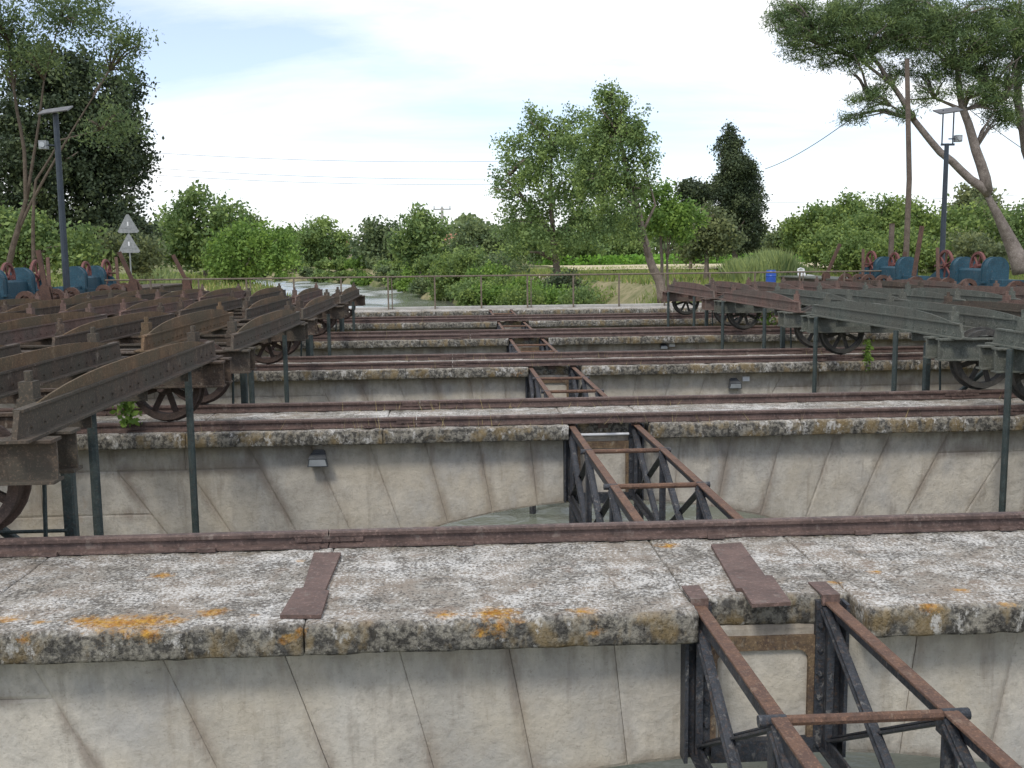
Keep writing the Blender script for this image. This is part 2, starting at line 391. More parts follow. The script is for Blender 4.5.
p_ = [(15.5+3*math.sin(t*.5)*.5 - .02*t*t*.4, 39+t*2.2) for t in range(0, 26)]
ribbon('path', [(at(640, 297, 42).x + (y-42)*-.02 + 1.2*math.sin(y*.06), y) for y in np.arange(39, 125, 3.)], 3.6, M['path'])
ribbon('path', [(at(-30, 290, 38).x + (y-38)*.16, y) for y in np.arange(36, 80, 3.)], 4.5, M['path'])
ribbon('field', [(x, 118) for x in np.arange(12, 75, 5.)], 42, M['field'], .25)

# ------------------------------------------------------------------ stones
def grid_stone(q, yf, dep, res, edge_set=.006, j=.003, rough=.004):
    """one block: q = 4 corners (x,z) ll, lr, ur, ul on the front face; grid front, rounded arris, sides running back"""
    ll, lr, ur, ul = [Vector((a, b)) for a, b in q]
    wdt = max((lr-ll).length, (ur-ul).length); hgt = max((ul-ll).length, (ur-lr).length)
    nu = max(2, int(wdt/res)); nv = max(2, int(hgt/res)); us = [0, .02/wdt] + [.02/wdt+(1-.04/wdt)*k/nu for k in range(1, nu)] + [1-.02/wdt, 1]
    vs_ = [0, .02/hgt] + [.02/hgt+(1-.04/hgt)*k/nv for k in range(1, nv)] + [1-.02/hgt, 1]
    b = MB(); E = []; D = []
    ju, jv = j/2/wdt, j/2/hgt
    for v in vs_:
        for u in us:
            u2 = ju+(1-2*ju)*u; v2 = jv+(1-2*jv)*v
            p = (ll*(1-u2)+lr*u2)*(1-v2) + (ul*(1-u2)+ur*u2)*v2
            dist = min(u*wdt, (1-u)*wdt); dz = min(v*hgt, (1-v)*hgt); dm = min(dist, dz)
            n_ = noise.noise((p.x*7, yf*3, p.y*7))*rough + noise.noise((p.x*2, yf, p.y*2))*rough*1.5
            b.v.append((p.x, yf - n_ + (edge_set if dm < 1e-6 else 0), p.y))
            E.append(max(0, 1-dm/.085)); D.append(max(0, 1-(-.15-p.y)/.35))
    a, c = len(us), len(vs_)
    b.f = [(r*a+k, r*a+k+1, (r+1)*a+k+1, (r+1)*a+k) for r in range(c-1) for k in range(a-1)]
    bd = [k for k in range(a)] + [r*a+a-1 for r in range(1, c)] + [(c-1)*a+k for k in range(a-2, -1, -1)] + [r*a for r in range(c-2, 0, -1)]
    o = len(b.v)
    for i in bd: b.v.append((b.v[i][0], yf+dep, b.v[i][2])); E.append(1); D.append(0)
    n = len(bd); b.f += [(bd[k], bd[(k+1) % n], o+(k+1) % n, o+k) for k in range(n)]
    return b, {'edge': E, 'below_coping': D}

LICH = []
for px, py, r in [(497, 613, .085), (445, 614, .04), (582, 611, .045), (212, 613, .055), (85, 620, .06), (100, 622, .08), (118, 622, .09), (138, 622, .09), (155, 619, .07), (172, 621, .05), (40, 622, .03),
                  (8, 619, .05), (162, 575, .045), (255, 616, .02), (640, 616, .02), (668, 545, .05), (300, 560, .02), (875, 572, .03), (960, 590, .03), (835, 583, .03)]:
    p = atz(px, py, 0); LICH.append((p.x, p.y, 0, r*1.25))
for px, py, r in [(595, 632, .035), (285, 640, .03), (150, 632, .05), (125, 630, .04), (300, 633, .03), (500, 628, .04), (25, 640, .03), (480, 634, .03), (930, 606, .05), (1010, 600, .05)]:
    d = ray(px, py); p = EYE + d*((Y0-EYE.y)/d.y); LICH.append((p.x, p.y, p.z, r))

def coping_stone(x0, x1, yf, yb, k, res, parent, loc):
    Y_ = YA[k]; j = .004; x0 += j; x1 -= j
    nxs = max(2, int((x1-x0)/res)); xs = [x0, x0+.012] + [x0+.012+(x1-x0-.024)*i/nxs for i in range(1, nxs)] + [x1-.012, x1]
    sec = [('f', yf, -CT), ('f', yf, -CT+.012)]; nf = max(2, int(.12/res))
    for i in range(1, nf+1): sec.append(('f', yf, -CT+.012+(CT-.034)*i/nf))
    sec.append(('t', yf+.022, 0)); nt_ = max(3, int((yb-yf)/res))
    for i in range(1, nt_+1): sec.append(('t', yf+.022+(yb-yf-.04)*i/nt_, 0))
    sec += [('b', yb, -.02), ('b', yb, -CT)]
    b = MB(); L = []; F = []; DT = []; rise = random.uniform(-.004, .004)
    for (ty, y, z) in sec:
        for x in xs:
            e = min(x-x0, x1-x); ee = .006 if e < 1e-6 else 0
            nz = noise.noise((x*3.1, y*3.1, k)); n2 = noise.noise((x*11, y*11, z*11+k*5)); n3 = noise.noise((x*27, y*27, z*27))
            dy = dz = 0
            if ty == 'f': dy = .006*nz + .007*n2 + .006*n3 + ee + (.02*max(0, n2)**2 if z > -.05 else 0)
            if ty == 't': dz = .008*nz + .006*n2 + .005*n3 - ee + rise - (max(0, noise.noise((x*5, k, 9))-.1)*.05 if y < yf+.03 else 0)
            if z == -CT: dy += .008; dz += .006*n2
            b.v.append((x-loc[0], y+dy-loc[1], z+dz)); F.append(1.0 if ty == 'f' else (.55 if y < yf+.025 else 0.))
            DT.append(max(0, 1-abs(y-(Y_+WID-.16))/.13, (1-abs(y-(Y_+.13))/.10) if k else 0) if ty == 't' else 0)
            l = 0
            if k == 0:
                for lx, ly, lz, r in LICH:
                    d = math.sqrt(((x-lx)/1.35)**2+(y-ly)**2+(z-lz)**2); l = max(l, min(1, 1.05-.62*d/r))
            elif ty == 'f': l = max(0, noise.noise((x*2.5, y, z*3+k))-.32)
            L.append(max(0, l))
    n = len(xs); m = len(sec)
    b.f = [(r*n+i, r*n+i+1, (r+1)*n+i+1, (r+1)*n+i) for r in range(m-1) for i in range(n-1)] + [tuple(r*n for r in range(m)), tuple(r*n+n-1 for r in range(m-1, -1, -1)), tuple(range(n)) + tuple((m-1)*n+i for i in range(n-1, -1, -1))]
    return b.build('coping_stone', M['coping'], parent, True, {'lichen': L, 'front': F, 'dirt': DT})

ARCH_LABEL = ['wide stone arch wall with orange lichen and two rusty iron plates on its coping',
              'stone arch wall facing the one with orange lichen, grey floodlight hung under its coping',
              'stone arch wall third from the handrail side after the one with orange lichen, small floodlight beside a white box',
              'stone arch wall third counted from the handrail, low floodlight and white box under its coping',
              'narrow pale stone arch wall just before the one with the handrail',
              'stone arch wall carrying the thin handrail over the canal']
ARCH_LABEL[2] = 'stone arch wall fourth counted from the handrail, floodlight beside a white box under coping'
DTH = .0715; TS = math.asin(3.8/RA)
for k, Y in enumerate(YA):
    yw = Y + OV; yb = Y + WID
    root = thing('masonry_arch', (XC, Y, -2.0), ARCH_LABEL[k], 'arch', 'stone arches across the canal')
    off = (XC, Y, -2.0)
    def put(b, name, mat, attrs=None, smooth=False):
        b.v = [(x-XC, y-Y, z+2.0) for x, y, z in b.v]; return b.build(name, mat, root, smooth, attrs)
    # core behind the facing stones
    xs = [XL, XC-3.8-.001] + [XC+RA*math.sin(-TS+2*TS*i/24) for i in range(25)] + [XC+3.801, XR]
    core = MB(); y1, y2 = yw+.016, yb-.03
    for x in xs:
        zb = ZC+math.sqrt(RA*RA-(x-XC)**2)+.03 if abs(x-XC) <= 3.8 else -2.6
        core.v += [(x, y1, zb), (x, y1, -CT+.01), (x, y2, -CT+.01), (x, y2, zb)]
    core.f = [(4*i+a, 4*i+(a+1) % 4, 4*i+4+(a+1) % 4, 4*i+4+a) for i in range(len(xs)-1) for a in range(4)] + [(0, 1, 2, 3), tuple(4*(len(xs)-1)+a for a in range(4))]
    put(core, 'masonry_core', M['mortar'] if k < 5 else M['wall'])
    if k < 5:
        res = [.06, .09, .13, .2, .3][k]
        def vz(t, r): return (XC + r*math.sin(t), ZC + r*math.cos(t))
        th = [(-6.5+i)*DTH for i in range(14)]
        for t0, t1 in zip(th, th[1:]):
            r0, r1 = (-CT-ZC)/math.cos(t0), (-CT-ZC)/math.cos(t1)
            b, a = grid_stone([vz(t0, RA), vz(t1, RA), vz(t1, r1), vz(t0, r0)], yw+random.uniform(-.004, .004), .3, res); put(b, 'voussoir', M['wall'], a)
        ex = [6.5*DTH, 7.6*DTH, TS]; zt = -.41
        for s in (-1, 1):
            for t0, t1 in zip(ex, ex[1:]):
                A, B = sorted((s*t0, s*t1)); r0, r1 = (zt-ZC)/math.cos(A), (zt-ZC)/math.cos(B)
                b, a = grid_stone([vz(A, RA), vz(B, RA), vz(B, r1), vz(A, r0)], yw+random.uniform(-.004, .004), .3, res); put(b, 'voussoir', M['wall'], a)
            lim = min(3.2 + k*2.2, 9.0)              # how far out single blocks show
            courses = [(-CT, zt), (zt, -.86), (-.86, -1.30), (-1.30, -1.74), (-1.74, -2.06)]
            for ci, (z1, z0) in enumerate(courses):
                x_in = (lambda z: math.tan(6.5*DTH)*(-CT-ZC)) if ci == 0 else (lambda z: max(math.tan(TS)*(z-ZC), 3.8))
                if ci == 0: xi = lambda z: math.tan(6.5*DTH)*((-CT if z > -.2 else zt)-ZC)
                else: xi = x_in
                a0, a1 = xi(z0), xi(z1); end = 4.2+lim; e = max(a0, a1)+random.uniform(.45, .8)
                while True:
                    last = e > end
                    q = [(XC-e, z0), (XC-a0, z0), (XC-a1, z1), (XC-e, z1)] if s < 0 else [(XC+a0, z0), (XC+e, z0), (XC+e, z1), (XC+a1, z1)]
                    b, a = grid_stone(q, yw+random.uniform(-.004, .004), .3, res*1.3); put(b, 'ashlar_block', M['wall'], a)
                    if last: break
                    a0 = a1 = e; e += random.uniform(.7, 1.15)
            xo = XC+s*(4.2+lim); xe = XL if s < 0 else XR
            pl = MB().box(min(xo, xe), max(xo, xe), yw+.012, yw+.09, -2.06, -CT); put(pl, 'plain_facing', M['wall'])
    # coping
    res = [.028, .05, .08, .1, .14, .16][k]
    cuts = [1.15]; 
    while cuts[-1] > XL: cuts.append(cuts[-1] - random.uniform(1.5, 2.3))
    if k == 0: cuts = [1.15, -.72, -2.35, -4.1, -6., -8., -10., XL]
    cuts[-1] = XL
    for a, b in zip(cuts[1:], cuts): coping_stone(a, b, Y, yb, k, res if a > -5.5-k*2 else .3, root, off)
    cuts = [1.97]
    while cuts[-1] < XR: cuts.append(cuts[-1] + random.uniform(1.5, 2.3))
    if k == 0: cuts = [1.97, 3.6, 5.3, 7.2, 9., 11., 13., XR]
    cuts[-1] = XR
    for a, b in zip(cuts, cuts[1:]): coping_stone(a, b, Y, yb, k, res if a < 6.5+k*2 else .3, root, off)
    coping_stone(1.15, 1.97, yw-.006, yb, k, res, root, off)
    for o in root.children:
        if o.name.startswith('coping_stone'): o.location.z += 2.0

# ------------------------------------------------------------------ rails
RP = [(-.062, 0), (.062, 0), (.062, .012), (.012, .026), (.010, .066), (.033, .074), (.035, .098), (.022, .108), (-.022, .108), (-.035, .098), (-.033, .074), (-.010, .066), (-.012, .026), (-.062, .012)]
RP = [(a*.9, b*.86) for a, b in RP]
def rail(y, k, side):
    n = NA-k
    where = 'handrail arch' if n == 1 else ORD[n] + ' arch from the handrail'
    r = thing('rail', (XC, y, 0.005), 'rusty rail on the %s, edge %s handrail' % (where, 'nearer the' if side else 'away from the'), 'rail', 'rusty rails on the arches')
    js = [XL-XC-2] + [-7.5, -2.3+.37*k, 4.1+.2*k] + [XR-XC+2]
    for a, b in zip(js, js[1:]):
        MB().extr(RP, (a+.004, 0, 0), (b-a-.008, 0, 0), (0, 1, 0), (0, 0, 1)).build('rail_length', M['rail'], r)
    for x in js[1:-1]:
        f = MB(); f.box(x-.2, x+.2, -.024, -.010, .030, .062).build('fishplate', M['rail'], r)
        for dx in (-.14, -.05, .05, .14):
            MB().tube([(x+dx, -.024, .046), (x+dx, -.038, .046)], .012, 6).build('bolt', M['rail'], r)
    cl = MB().box(-.05, .05, -.085, -.058, .0, .022).mesh('rail_clip', M['rail'])
    for i in range(-14, 16): link('rail_clip', cl, r, (i*.8+.1*(i % 3), 0, 0.002))
for k, Y in enumerate(YA[:5]):
    if k > 0: rail(Y+.13, k, 0)
    rail(Y+WID-.16, k, 1)
# rusty plates lying on the first arch
def plate(poly_px, label, th=.018):
    pts = [atz(x, y, .012) for x, y in poly_px]; c = sum(pts, Vector())/len(pts)
    b = MB(); n = len(pts)
    b.v = [(p.x-c.x, p.y-c.y, 0) for p in pts] + [(p.x-c.x, p.y-c.y, th) for p in pts]
    b.f = [tuple(range(n)), tuple(range(n, 2*n))] + [(i, (i+1) % n, (i+1) % n+n, i+n) for i in range(n)]
    tag(b.build('iron_plate', M['plate'], None, loc=(c.x, c.y, .004)), label, 'plate', 'iron plates on the coping')
plate([(280, 617), (296, 590), (303, 590), (314, 554), (341, 554), (325, 592), (329, 592), (321, 617)], 'rusty T-shaped iron plate on lichen coping beside a rail joint')
plate([(752, 606), (742, 590), (736, 590), (711, 546), (741, 544), (765, 577), (772, 577), (791, 604)], 'rusty T-shaped iron plate pointing at the gap between the lattice truss chords')

for k in range(1, 5):
    b = MB().extr([(-.17, 0), (.17, 0), (.15, .02), (-.15, .02)], (0, 0, 0), (0, .34, 0), (1, 0, 0), (0, 0, 1)).box(-.05, .05, .03, .06, -.07, .001)
    tag(b.build('iron_plate', M['plate'], None, loc=(1.52, YA[k]+.17, .004)), 'small rusty plate over the truss end on the %s arch from the handrail' % ORD[NA-k], 'plate', 'iron plates on the coping')

# ------------------------------------------------------------------ lattice trusses
TX = (1.19, 1.85); ZT, ZB = -.03, -.80
bolt_me = MB().tube([(0, 0, 0), (0, -.018, 0)], [.016, .011], 6).mesh('bolt', M['iron'])
def truss(i):
    y0 = YA[i-1]+WID if i > 0 else -1.0
    y1 = YA[i]+OV if i < NA else 0
    n = NA - i
    lab = 'rusty and black lattice truss reaching the arch with orange lichen' if i == 0 else ('lattice truss running up to the arch wall with the handrail' if n == 1 else
          'lattice truss running from the canal middle up to the %s arch wall from the handrail' % ORD[n])
    if i == 1: lab = 'lattice truss with a white bar, reaching the fifth arch wall from the handrail'
    t = thing('lattice_truss', (XC, y1, ZB), lab, 'truss', 'iron trusses between the arches')
    L = lambda x, y, z: (x-XC, y-y1, z-ZB)
    P = 3 if i else 5
    if i == 0: y0 = y1-1.27*5
    ys = [y1 - (y1-y0)*q/P for q in range(P+1)]
    for s, x in zip((-1, 1), TX):
        c = MB().bar(L(x, y0, ZT), L(x, y1-.01, ZT), .062, .014); c.build('top_chord', M['chord'], t)
        MB().bar(L(x+s*.012, y0, ZT-.04), L(x+s*.012, y1-.01, ZT-.04), .014, .066).build('chord_web', M['iron'], t)
        MB().bar(L(x, y0, ZB), L(x, y1-.02, ZB), .08, .014).bar(L(x, y0, ZB+.035), L(x, y1-.02, ZB+.035), .014, .055).build('bottom_chord', M['iron'], t)
        for q in range(P):
            a, b = ys[q], ys[q+1]
            MB().bar(L(x-.016, a-.03, ZT-.04), L(x-.016, b, ZB+.03), .012, .060, (1, 0, 0)).bar(L(x-.02, a-.03, ZT-.018), L(x-.02, b, ZB+.052), .036, .010, (0, 0, 1)).build('diagonal', M['iron'], t)
            MB().bar(L(x+.016, b, ZT-.04), L(x+.016, a-.03, ZB+.03), .012, .060, (1, 0, 0)).bar(L(x+.03, b, ZT-.02), L(x+.03, a-.03, ZB+.05), .032, .010, (0, 0, 1)).build('diagonal', M['iron'], t)
            if q < P-1 or i == 0:
                MB().bar(L(x, b, ZB), L(x, b, ZT-.01), .05, .02, (0, 1, 0)).bar(L(x+s*.022, b, ZB), L(x+s*.022, b, ZT-.01), .012, .06, (0, 1, 0)).build('post', M['iron'], t)
                MB().box(*[v for pr in zip(L(x-.024, b-.055, ZT-.10), L(x+.024, b+.055, ZT-.012)) for v in pr]).build('gusset', M['iron'], t)
                MB().tube([L(x+s*.075, b, ZT-.012), L(x-s*.03, b, ZT-.012)], .023, 10).build('tie_nut', M['iron'], t)
        # cast iron guide on the wall face
        gd = MB().box(*[v for pr in zip(L(x-.065, y1-.035, ZB-.02), L(x+.065, y1-.004, ZT+.005)) for v in pr])
        gd.box(*[v for pr in zip(L(x+s*.062, y1-.10, ZB-.02), L(x+s*.080, y1-.002, ZT+.005)) for v in pr])
        gd.box(*[v for pr in zip(L(x-.018, y1-.075, ZB-.02), L(x+.018, y1-.034, ZT-.07)) for v in pr])
        gd.build('guide', M['iron'], t)
        MB().box(*[v for pr in zip(L(x-.045, y1-.055, ZT+.034), L(x+.045, y1+.15, ZT+.043)) for v in pr]).box(*[v for pr in zip(L(x-.043, y1-.057, ZT-.012), L(x+.043, y1-.036, ZT+.0345)) for v in pr]).build('cap_plate', M['plate'], t)
        if i < 3:
            for q in range(6): link('bolt', bolt_me, t, L(x-s*.045, y1-.035, ZT-.12-q*.125))
    for q in range(1, P if i else P+1):
        MB().tube([L(TX[0], ys[q], ZT-.012), L(TX[1], ys[q], ZT-.012)], .021, 8).build('tie_bar', M['chord'], t)
    # frame between the guides: band, inner stiles with rounded corners
    fr = MB(); a, b = TX[0]+.066, TX[1]-.066; zt, zb = -.205, -.275; rr = .06
    prof = [(a, zt), (b, zt), (b, ZB), (b-.03, ZB), (b-.03, zb-rr)] + [(b-.03-rr+rr*math.cos(q*math.pi/8), zb-rr+rr*math.sin(q*math.pi/8)) for q in range(1, 5)] + \
           [(a+.03+rr+rr*math.cos(math.pi/2+q*math.pi/8), zb-rr+rr*math.sin(math.pi/2+q*math.pi/8)) for q in range(0, 4)] + [(a+.03, zb-rr), (a+.03, ZB), (a, ZB)]
    fr.extr([(p[0]-XC, p[1]-ZB) for p in prof], (0, -.03, 0), (0, .028, 0), (1, 0, 0), (0, 0, 1))
    fr.build('frame_band', M['band'], t)
    MB().box(*[v for pr in zip(L(a+.002, y1-.05, ZB-.05), L(b-.002, y1-.004, ZB+.06)) for v in pr]).build('sill_beam', M['iron'], t)
    if i == 1: MB().tube([L(TX[0]+.07, y1-.06, -.125), L(TX[1]-.07, y1-.06, -.125)], .014, 8).build('white_bar', M['white'], t)
    # bearing foot on the water bed
    for x in TX: MB().tube([L(x, y1-.25, WATER-.7), L(x, y1-.25, ZB)], .05, 8).build('bearing_post', M['iron'], t)
for i in range(NA): truss(i)

# ------------------------------------------------------------------ carriages
UE = 4.05                                   # end of the carriages from the canal middle
BL = STEP - WID + .16 + .13                  # rail to rail
def ibeam(b, p, q, h, wd, tf=.018, tw=.016):
    b.bar((*p[:2], p[2]+h-tf/2), (*q[:2], q[2]+h-tf/2), wd, tf, ch=.1); b.bar((*p[:2], p[2]+tf/2), (*q[:2], q[2]+tf/2), wd, tf, ch=.1)
    b.bar((*p[:2], p[2]+h/2), (*q[:2], q[2]+h/2), tw, h-2*tf+.002, ch=.05); return b
Z0 = .12                                    # root height: the top of the rails
def carriage(s, G):
    r = link('channel_carriage', None); h = BL/2
    X = lambda u: s*u
    U1 = 6.0
    for e in (-1, 1):
        for d in (-.15, .15):
            ibeam(MB(), (X(-.18), e*h+d, .46-Z0), (X(U1), e*h+d, .46-Z0), .25, .15).build('end_beam', G, r)
        for u in (-.05, 1.6): MB().box(*sorted((X(u), X(u+.02))), e*h-.14, e*h+.14, .475-Z0, .69-Z0).build('diaphragm', G, r)
    N = 13; prof_n = 16
    gm = None
    us = [0, .95, 1.9, 2.85, 3.8, 4.75, 5.7]
    # girder: angle with horizontal leg, upright leg, arched plate behind
    gl = 2.42
    lower = MB(); lower.box(-.085, .085, -gl, gl, 0, .016)
    lp = [(-gl+.02, .014), (gl-.02, .014), (gl-.08, .165), (-gl+.08, .165)]
    lower.extr(lp, (-.014, 0, 0), (.03, 0, 0), (0, 1, 0), (0, 0, 1)); lower.box(-.030, .03, -gl+.10, gl-.10, .155, .172)
    # rivets on both faces
    for q in range(-11, 12):
        for sx in (-1, 1): lower.tube([(sx*.014+.001, q*.2, .06), (sx*.026+.001, q*.2, .06)], [.014, .008], 6)
    ap = [(-gl+.5, .16)] + [(t*(gl-.30), .165+.105*(1-abs(t)**3.2)) for t in np.linspace(-1, 1, prof_n+1)] + [(gl-.5, .16)]
    lo_me = lower.mesh('girder', G)
    up_me = MB().extr(ap, (-s*.004, 0, 0), (s*.014, 0, 0), (0, 1, 0), (0, 0, 1)).mesh('arched_plate', M['girder_plate'] if s < 0 else G)
    bp_ = MB(); bp_.box(-.055, .055, -.055, .055, 0, .17); bp_.box(-.042, .042, -.05, .05, .17, .27); bp_.tube([(0, 0, .27), (0, 0, .33)], .026, 8)
    bp_.box(-.07, .07, -.065, .065, .10, .125)
    bp_me = bp_.mesh('bolt_post', G)
    for j, u in enumerate(us):
        gobj = link('girder', lo_me, r, (X(u), 0, .712-Z0))
        link('arched_plate', up_me, gobj, (0, 0, 0))
        for v in (-1.9, 1.95): link('bolt_post', bp_me, gobj, (s*.085, v + .04*math.sin(j*3+v), .017), (0, 0, .05*math.sin(j*7+v)))
    for v in (-1.25, 0, 1.25):
        MB().box(*sorted((X(-.02), X(U1))), v-.03, v+.03, .69-Z0, .711-Z0).box(*sorted((X(-.02), X(U1))), v-.006, v+.006, .60-Z0, .692-Z0).build('cross_tie', G, r)
    # spoked wheels
    rim = MB().ring((0, 0, 0), .275, .335, .10).ring((0, .055, 0), .29, .365, .02).mesh('rim', M['wheel'])
    spk = MB()
    spk.bar((0, 0, .06), (0, 0, .29), .055, .03, (0, 1, 0)); spk_me = spk.mesh('spoke', M['wheel'])
    hub = MB().tube([(0, -.10, 0), (0, -.09, 0), (0, .08, 0)], [.055, .08, .08], 14).mesh('hub', M['wheel'])
    for e in (-1, 1):
        for u in (.42, 2.9, 5.3):
            wh = link('wheel', rim, r, (X(u), e*h, .338))
            link('hub', hub, wh)
            for q in range(8): link('spoke', spk_me, wh, (0, 0, 0), (0, R(45*q+11+u*40), 0))
        MB().tube([(X(.42), e*h-.22, .338), (X(.42), e*h+.22, .338)], .035, 8).build('axle', M['wheel'], r)
    # rods standing in the dry channel under the carriage
    for v in ((-1.02, 1.55) if s < 0 else (-1.02, 1.8)):
        ur = .06 if s < 0 else -.12
        MB().tube([(X(ur), v, -2.0-Z0), (X(ur), v, .71-Z0)], .034, 8).build('guide_rod', M['rod'], r)
    MB().bar((X(.04), -1.55, -2.0-Z0), (X(.04), -1.55, .60-Z0), .075, .075, (0, 1, 0)).build('guide_post', M['rod'], r)
    MB().bar((X(.75), -1.55, .24-Z0), (X(.05), -1.55, -.36-Z0), .05, .05).build('brace', M['rod'], r)
    MB().tube([(X(.12), -1.7, .6-Z0), (X(.22), -1.72, -2.0-Z0)], .014, 6).build('thin_rod', M['rod'], r)
    MB().tube([(X(.05), -1.6, .0-Z0), (X(1.6), -1.6, .0-Z0)], .012, 6).tube([(X(.05), -1.6, -.2-Z0), (X(1.6), -1.6, -.2-Z0)], .012, 6).build('tie_rod', M['rod'], r)
    return r
for s, side in ((-1, 'beside the twin triangle signs'), (1, 'on the umbrella pine bank')):
    G0 = M['girder_rust'] if s < 0 else M['girder_green']
    pr = carriage(s, G0)
    for i in range(4):
        o = pr if i == 0 else copy_tree(pr)
        n = 4-i
        o.location = (XC + (.09 if s < 0 else .08) + s*(UE+.02*math.sin(i*5)), YA[i]+WID-.16+BL/2, Z0)
        colr = 'rust brown' if s < 0 else ('grey green' if i < 3 else 'reddish brown')
        tag(o, '%s wheeled iron channel carriage %s, %s' % (colr, side, 'next to the handrail' if n == 1 else ORD[n] + ' from the handrail'), 'carriage', 'iron carriages on the rails')
        if s > 0 and i >= 3: setmat(o, G0, M['girder_red'])
        for c in o.children:                       # no two girders alike
            if c.name.startswith('girder'):
                c.location.x += random.uniform(-.035, .035); c.location.y += random.uniform(-.04, .04); c.rotation_euler.z = random.uniform(-.009, .009)
                q = random.random(); alt = (M['girder_red'] if s > 0 or q < .18 else M['girder_plate']) if q < .28 else (M['girder_rust'] if s > 0 and q < .4 else None)
                if alt: setmat(c, (M['girder_red'] if s > 0 and i >= 3 else G0), alt)
                for d_ in c.children:
                    if d_.name.startswith('arched_plate'): d_.scale.z = random.uniform(.97, 1.1)
                    elif random.random() < .3: d_.rotation_euler.z += random.uniform(-.4, .4); d_.location.y += random.uniform(-.06, .06)
        if s < 0 and i < 1:
            setmat(o, M['wheel'], M['wheel_red'])

# ------------------------------------------------------------------ handrail on the last arch
YH = YA[5]+WID-.12
h = thing('handrail', (XC, YH, 0), 'thin weathered handrail with slim posts crossing the canal', 'handrail')
MB().tube([(XL-XC+.2, 0, 1.05), (XR-XC-.2, 0, 1.05)], .026, 8).build('top_rail', M['handrail'], h)
post = MB().box(-.025, .025, -.02, .02, 0, 1.04).mesh('post', M['handrail'])
px0 = at(435, 300, YH).x - XC; stp = (at(619, 300, YH).x-XC-px0)/4
i = -9
while px0+i*stp < XR-XC-.3:
    if px0+i*stp > XL-XC: link('post', post, h, (px0+i*stp, 0, 0.003))
    if (i+1) % 3 == 0: MB().tube([(px0+i*stp+.12, .05, 0), (px0+i*stp+.12, .02, 1.03)], .018, 6).build('brace', M['handrail'], h)
    i += 1
kb = MB().box(XL+.2, XR-.2, YH+.13, YH+.5, -.6, .06)
tag(kb.build('kerb_slab', M['concrete']), 'pale concrete slab along the foot of the handrail', 'slab')

# ------------------------------------------------------------------ floodlights and boxes on the walls
def flood(x, k, z, sc, label):
    Y = YA[k]+OV-.02
    r = thing('floodlight', (x, Y, z), label, 'floodlight', 'floodlights under the copings')
    b = MB(); b.v = [(-.085*sc, -.16*sc, .04*sc), (.085*sc, -.16*sc, .04*sc), (.105*sc, -.13*sc, -.055*sc), (-.105*sc, -.13*sc, -.055*sc),
                     (-.07*sc, -.05*sc, .075*sc), (.07*sc, -.05*sc, .075*sc), (.09*sc, -.02*sc, -.05*sc), (-.09*sc, -.02*sc, -.05*sc)]
    b.f = [(0, 1, 2, 3), (4, 5, 6, 7), (0, 1, 5, 4), (3, 2, 6, 7), (0, 3, 7, 4), (1, 2, 6, 5)]
    b.build('body', M['lampbody'], r)
    gl = MB(); gl.v = [(-.075*sc, -.165*sc, .025*sc), (.075*sc, -.165*sc, .025*sc), (.09*sc, -.14*sc, -.045*sc), (-.09*sc, -.14*sc, -.045*sc), (-.08*sc, -.15*sc, .02*sc), (.08*sc, -.15*sc, .02*sc), (.085*sc, -.13*sc, -.045*sc), (-.085*sc, -.13*sc, -.045*sc)]
    gl.f = list(b.f); gl.build('glass', M['glass'], r)
    MB().box(-.06*sc, .06*sc, -.05*sc, .022, .07*sc, .085*sc).box(-.05*sc, .05*sc, -.03*sc, -.005*sc, .05*sc, .10*sc).build('bracket', M['lampbody'], r)
    MB().box(-.088*sc, .088*sc, -.168*sc, -.150*sc, .03*sc, .042*sc).build('rim', M['lampbody'], r)
p = at(318, 461, YA[1]+OV-.12); flood(p.x, 1, p.z, 1.0, 'grey floodlight under coping of the fifth arch wall from the handrail')
p = at(735, 385, YA[2]+OV-.12); flood(p.x, 2, p.z, 1.0, 'grey floodlight under coping with white box close by, fourth arch from handrail')
p = at(664, 347, YA[3]+OV-.12); flood(p.x, 3, p.z, .8, 'grey floodlight under coping of the third arch wall from the handrail')
for px, py, k, w in ((746, 379, 2, .1), (672, 345, 3, .11)):
    p = at(px, py, YA[k]+OV-.06)
    r = thing('junction_box', (p.x, YA[k]+OV-.002, p.z), 'small white junction box on the wall of the %s arch from the handrail' % ORD[NA-k], 'junction box', 'white junction boxes')
    MB().box(-w/2, w/2, -.06, 0, -.03, .035).build('body', M['white'], r); MB().box(-w/2-.004, w/2+.004, -.068, -.06, -.034, .039).build('lid', M['white'], r)

# ------------------------------------------------------------------ winch platforms
def platform(s):
    x = XC + s*12.9; zt = .72
    r = thing('winch_platform', (x, 24, 0), 'raised iron walkway carrying blue winches ' + ('beside the twin triangle signs' if s < 0 else 'under the umbrella pine'), 'walkway', 'winch walkways')
    for i in range(14):
        MB().box(-.75, .75, -14+i*2.3+.01, -14+i*2.3+2.29, zt-.05, zt).build('deck_plate', M['girder_green'] if s > 0 else M['girder_rust'], r)
    for e in (-.68, .68): ibeam(MB(), (e, -14, zt-.25), (e, 18.2, zt-.25), .2, .1).build('beam', M['girder_rust'], r)
    for i in range(9):
        for e in (-.68, .68): MB().box(e-.06, e+.06, -13.5+i*3.9-.06, -13.5+i*3.9+.06, -.12, zt-.25).build('leg', M['concrete'], r)
    return x
def arch_prof(w, hh, n=10): return [(-w/2, 0), (w/2, 0), (w/2, hh-w/2)] + [(w/2*math.cos(math.pi*q/n), hh-w/2+w/2*math.sin(math.pi*q/n)) for q in range(1, n)] + [(-w/2, hh-w/2)]
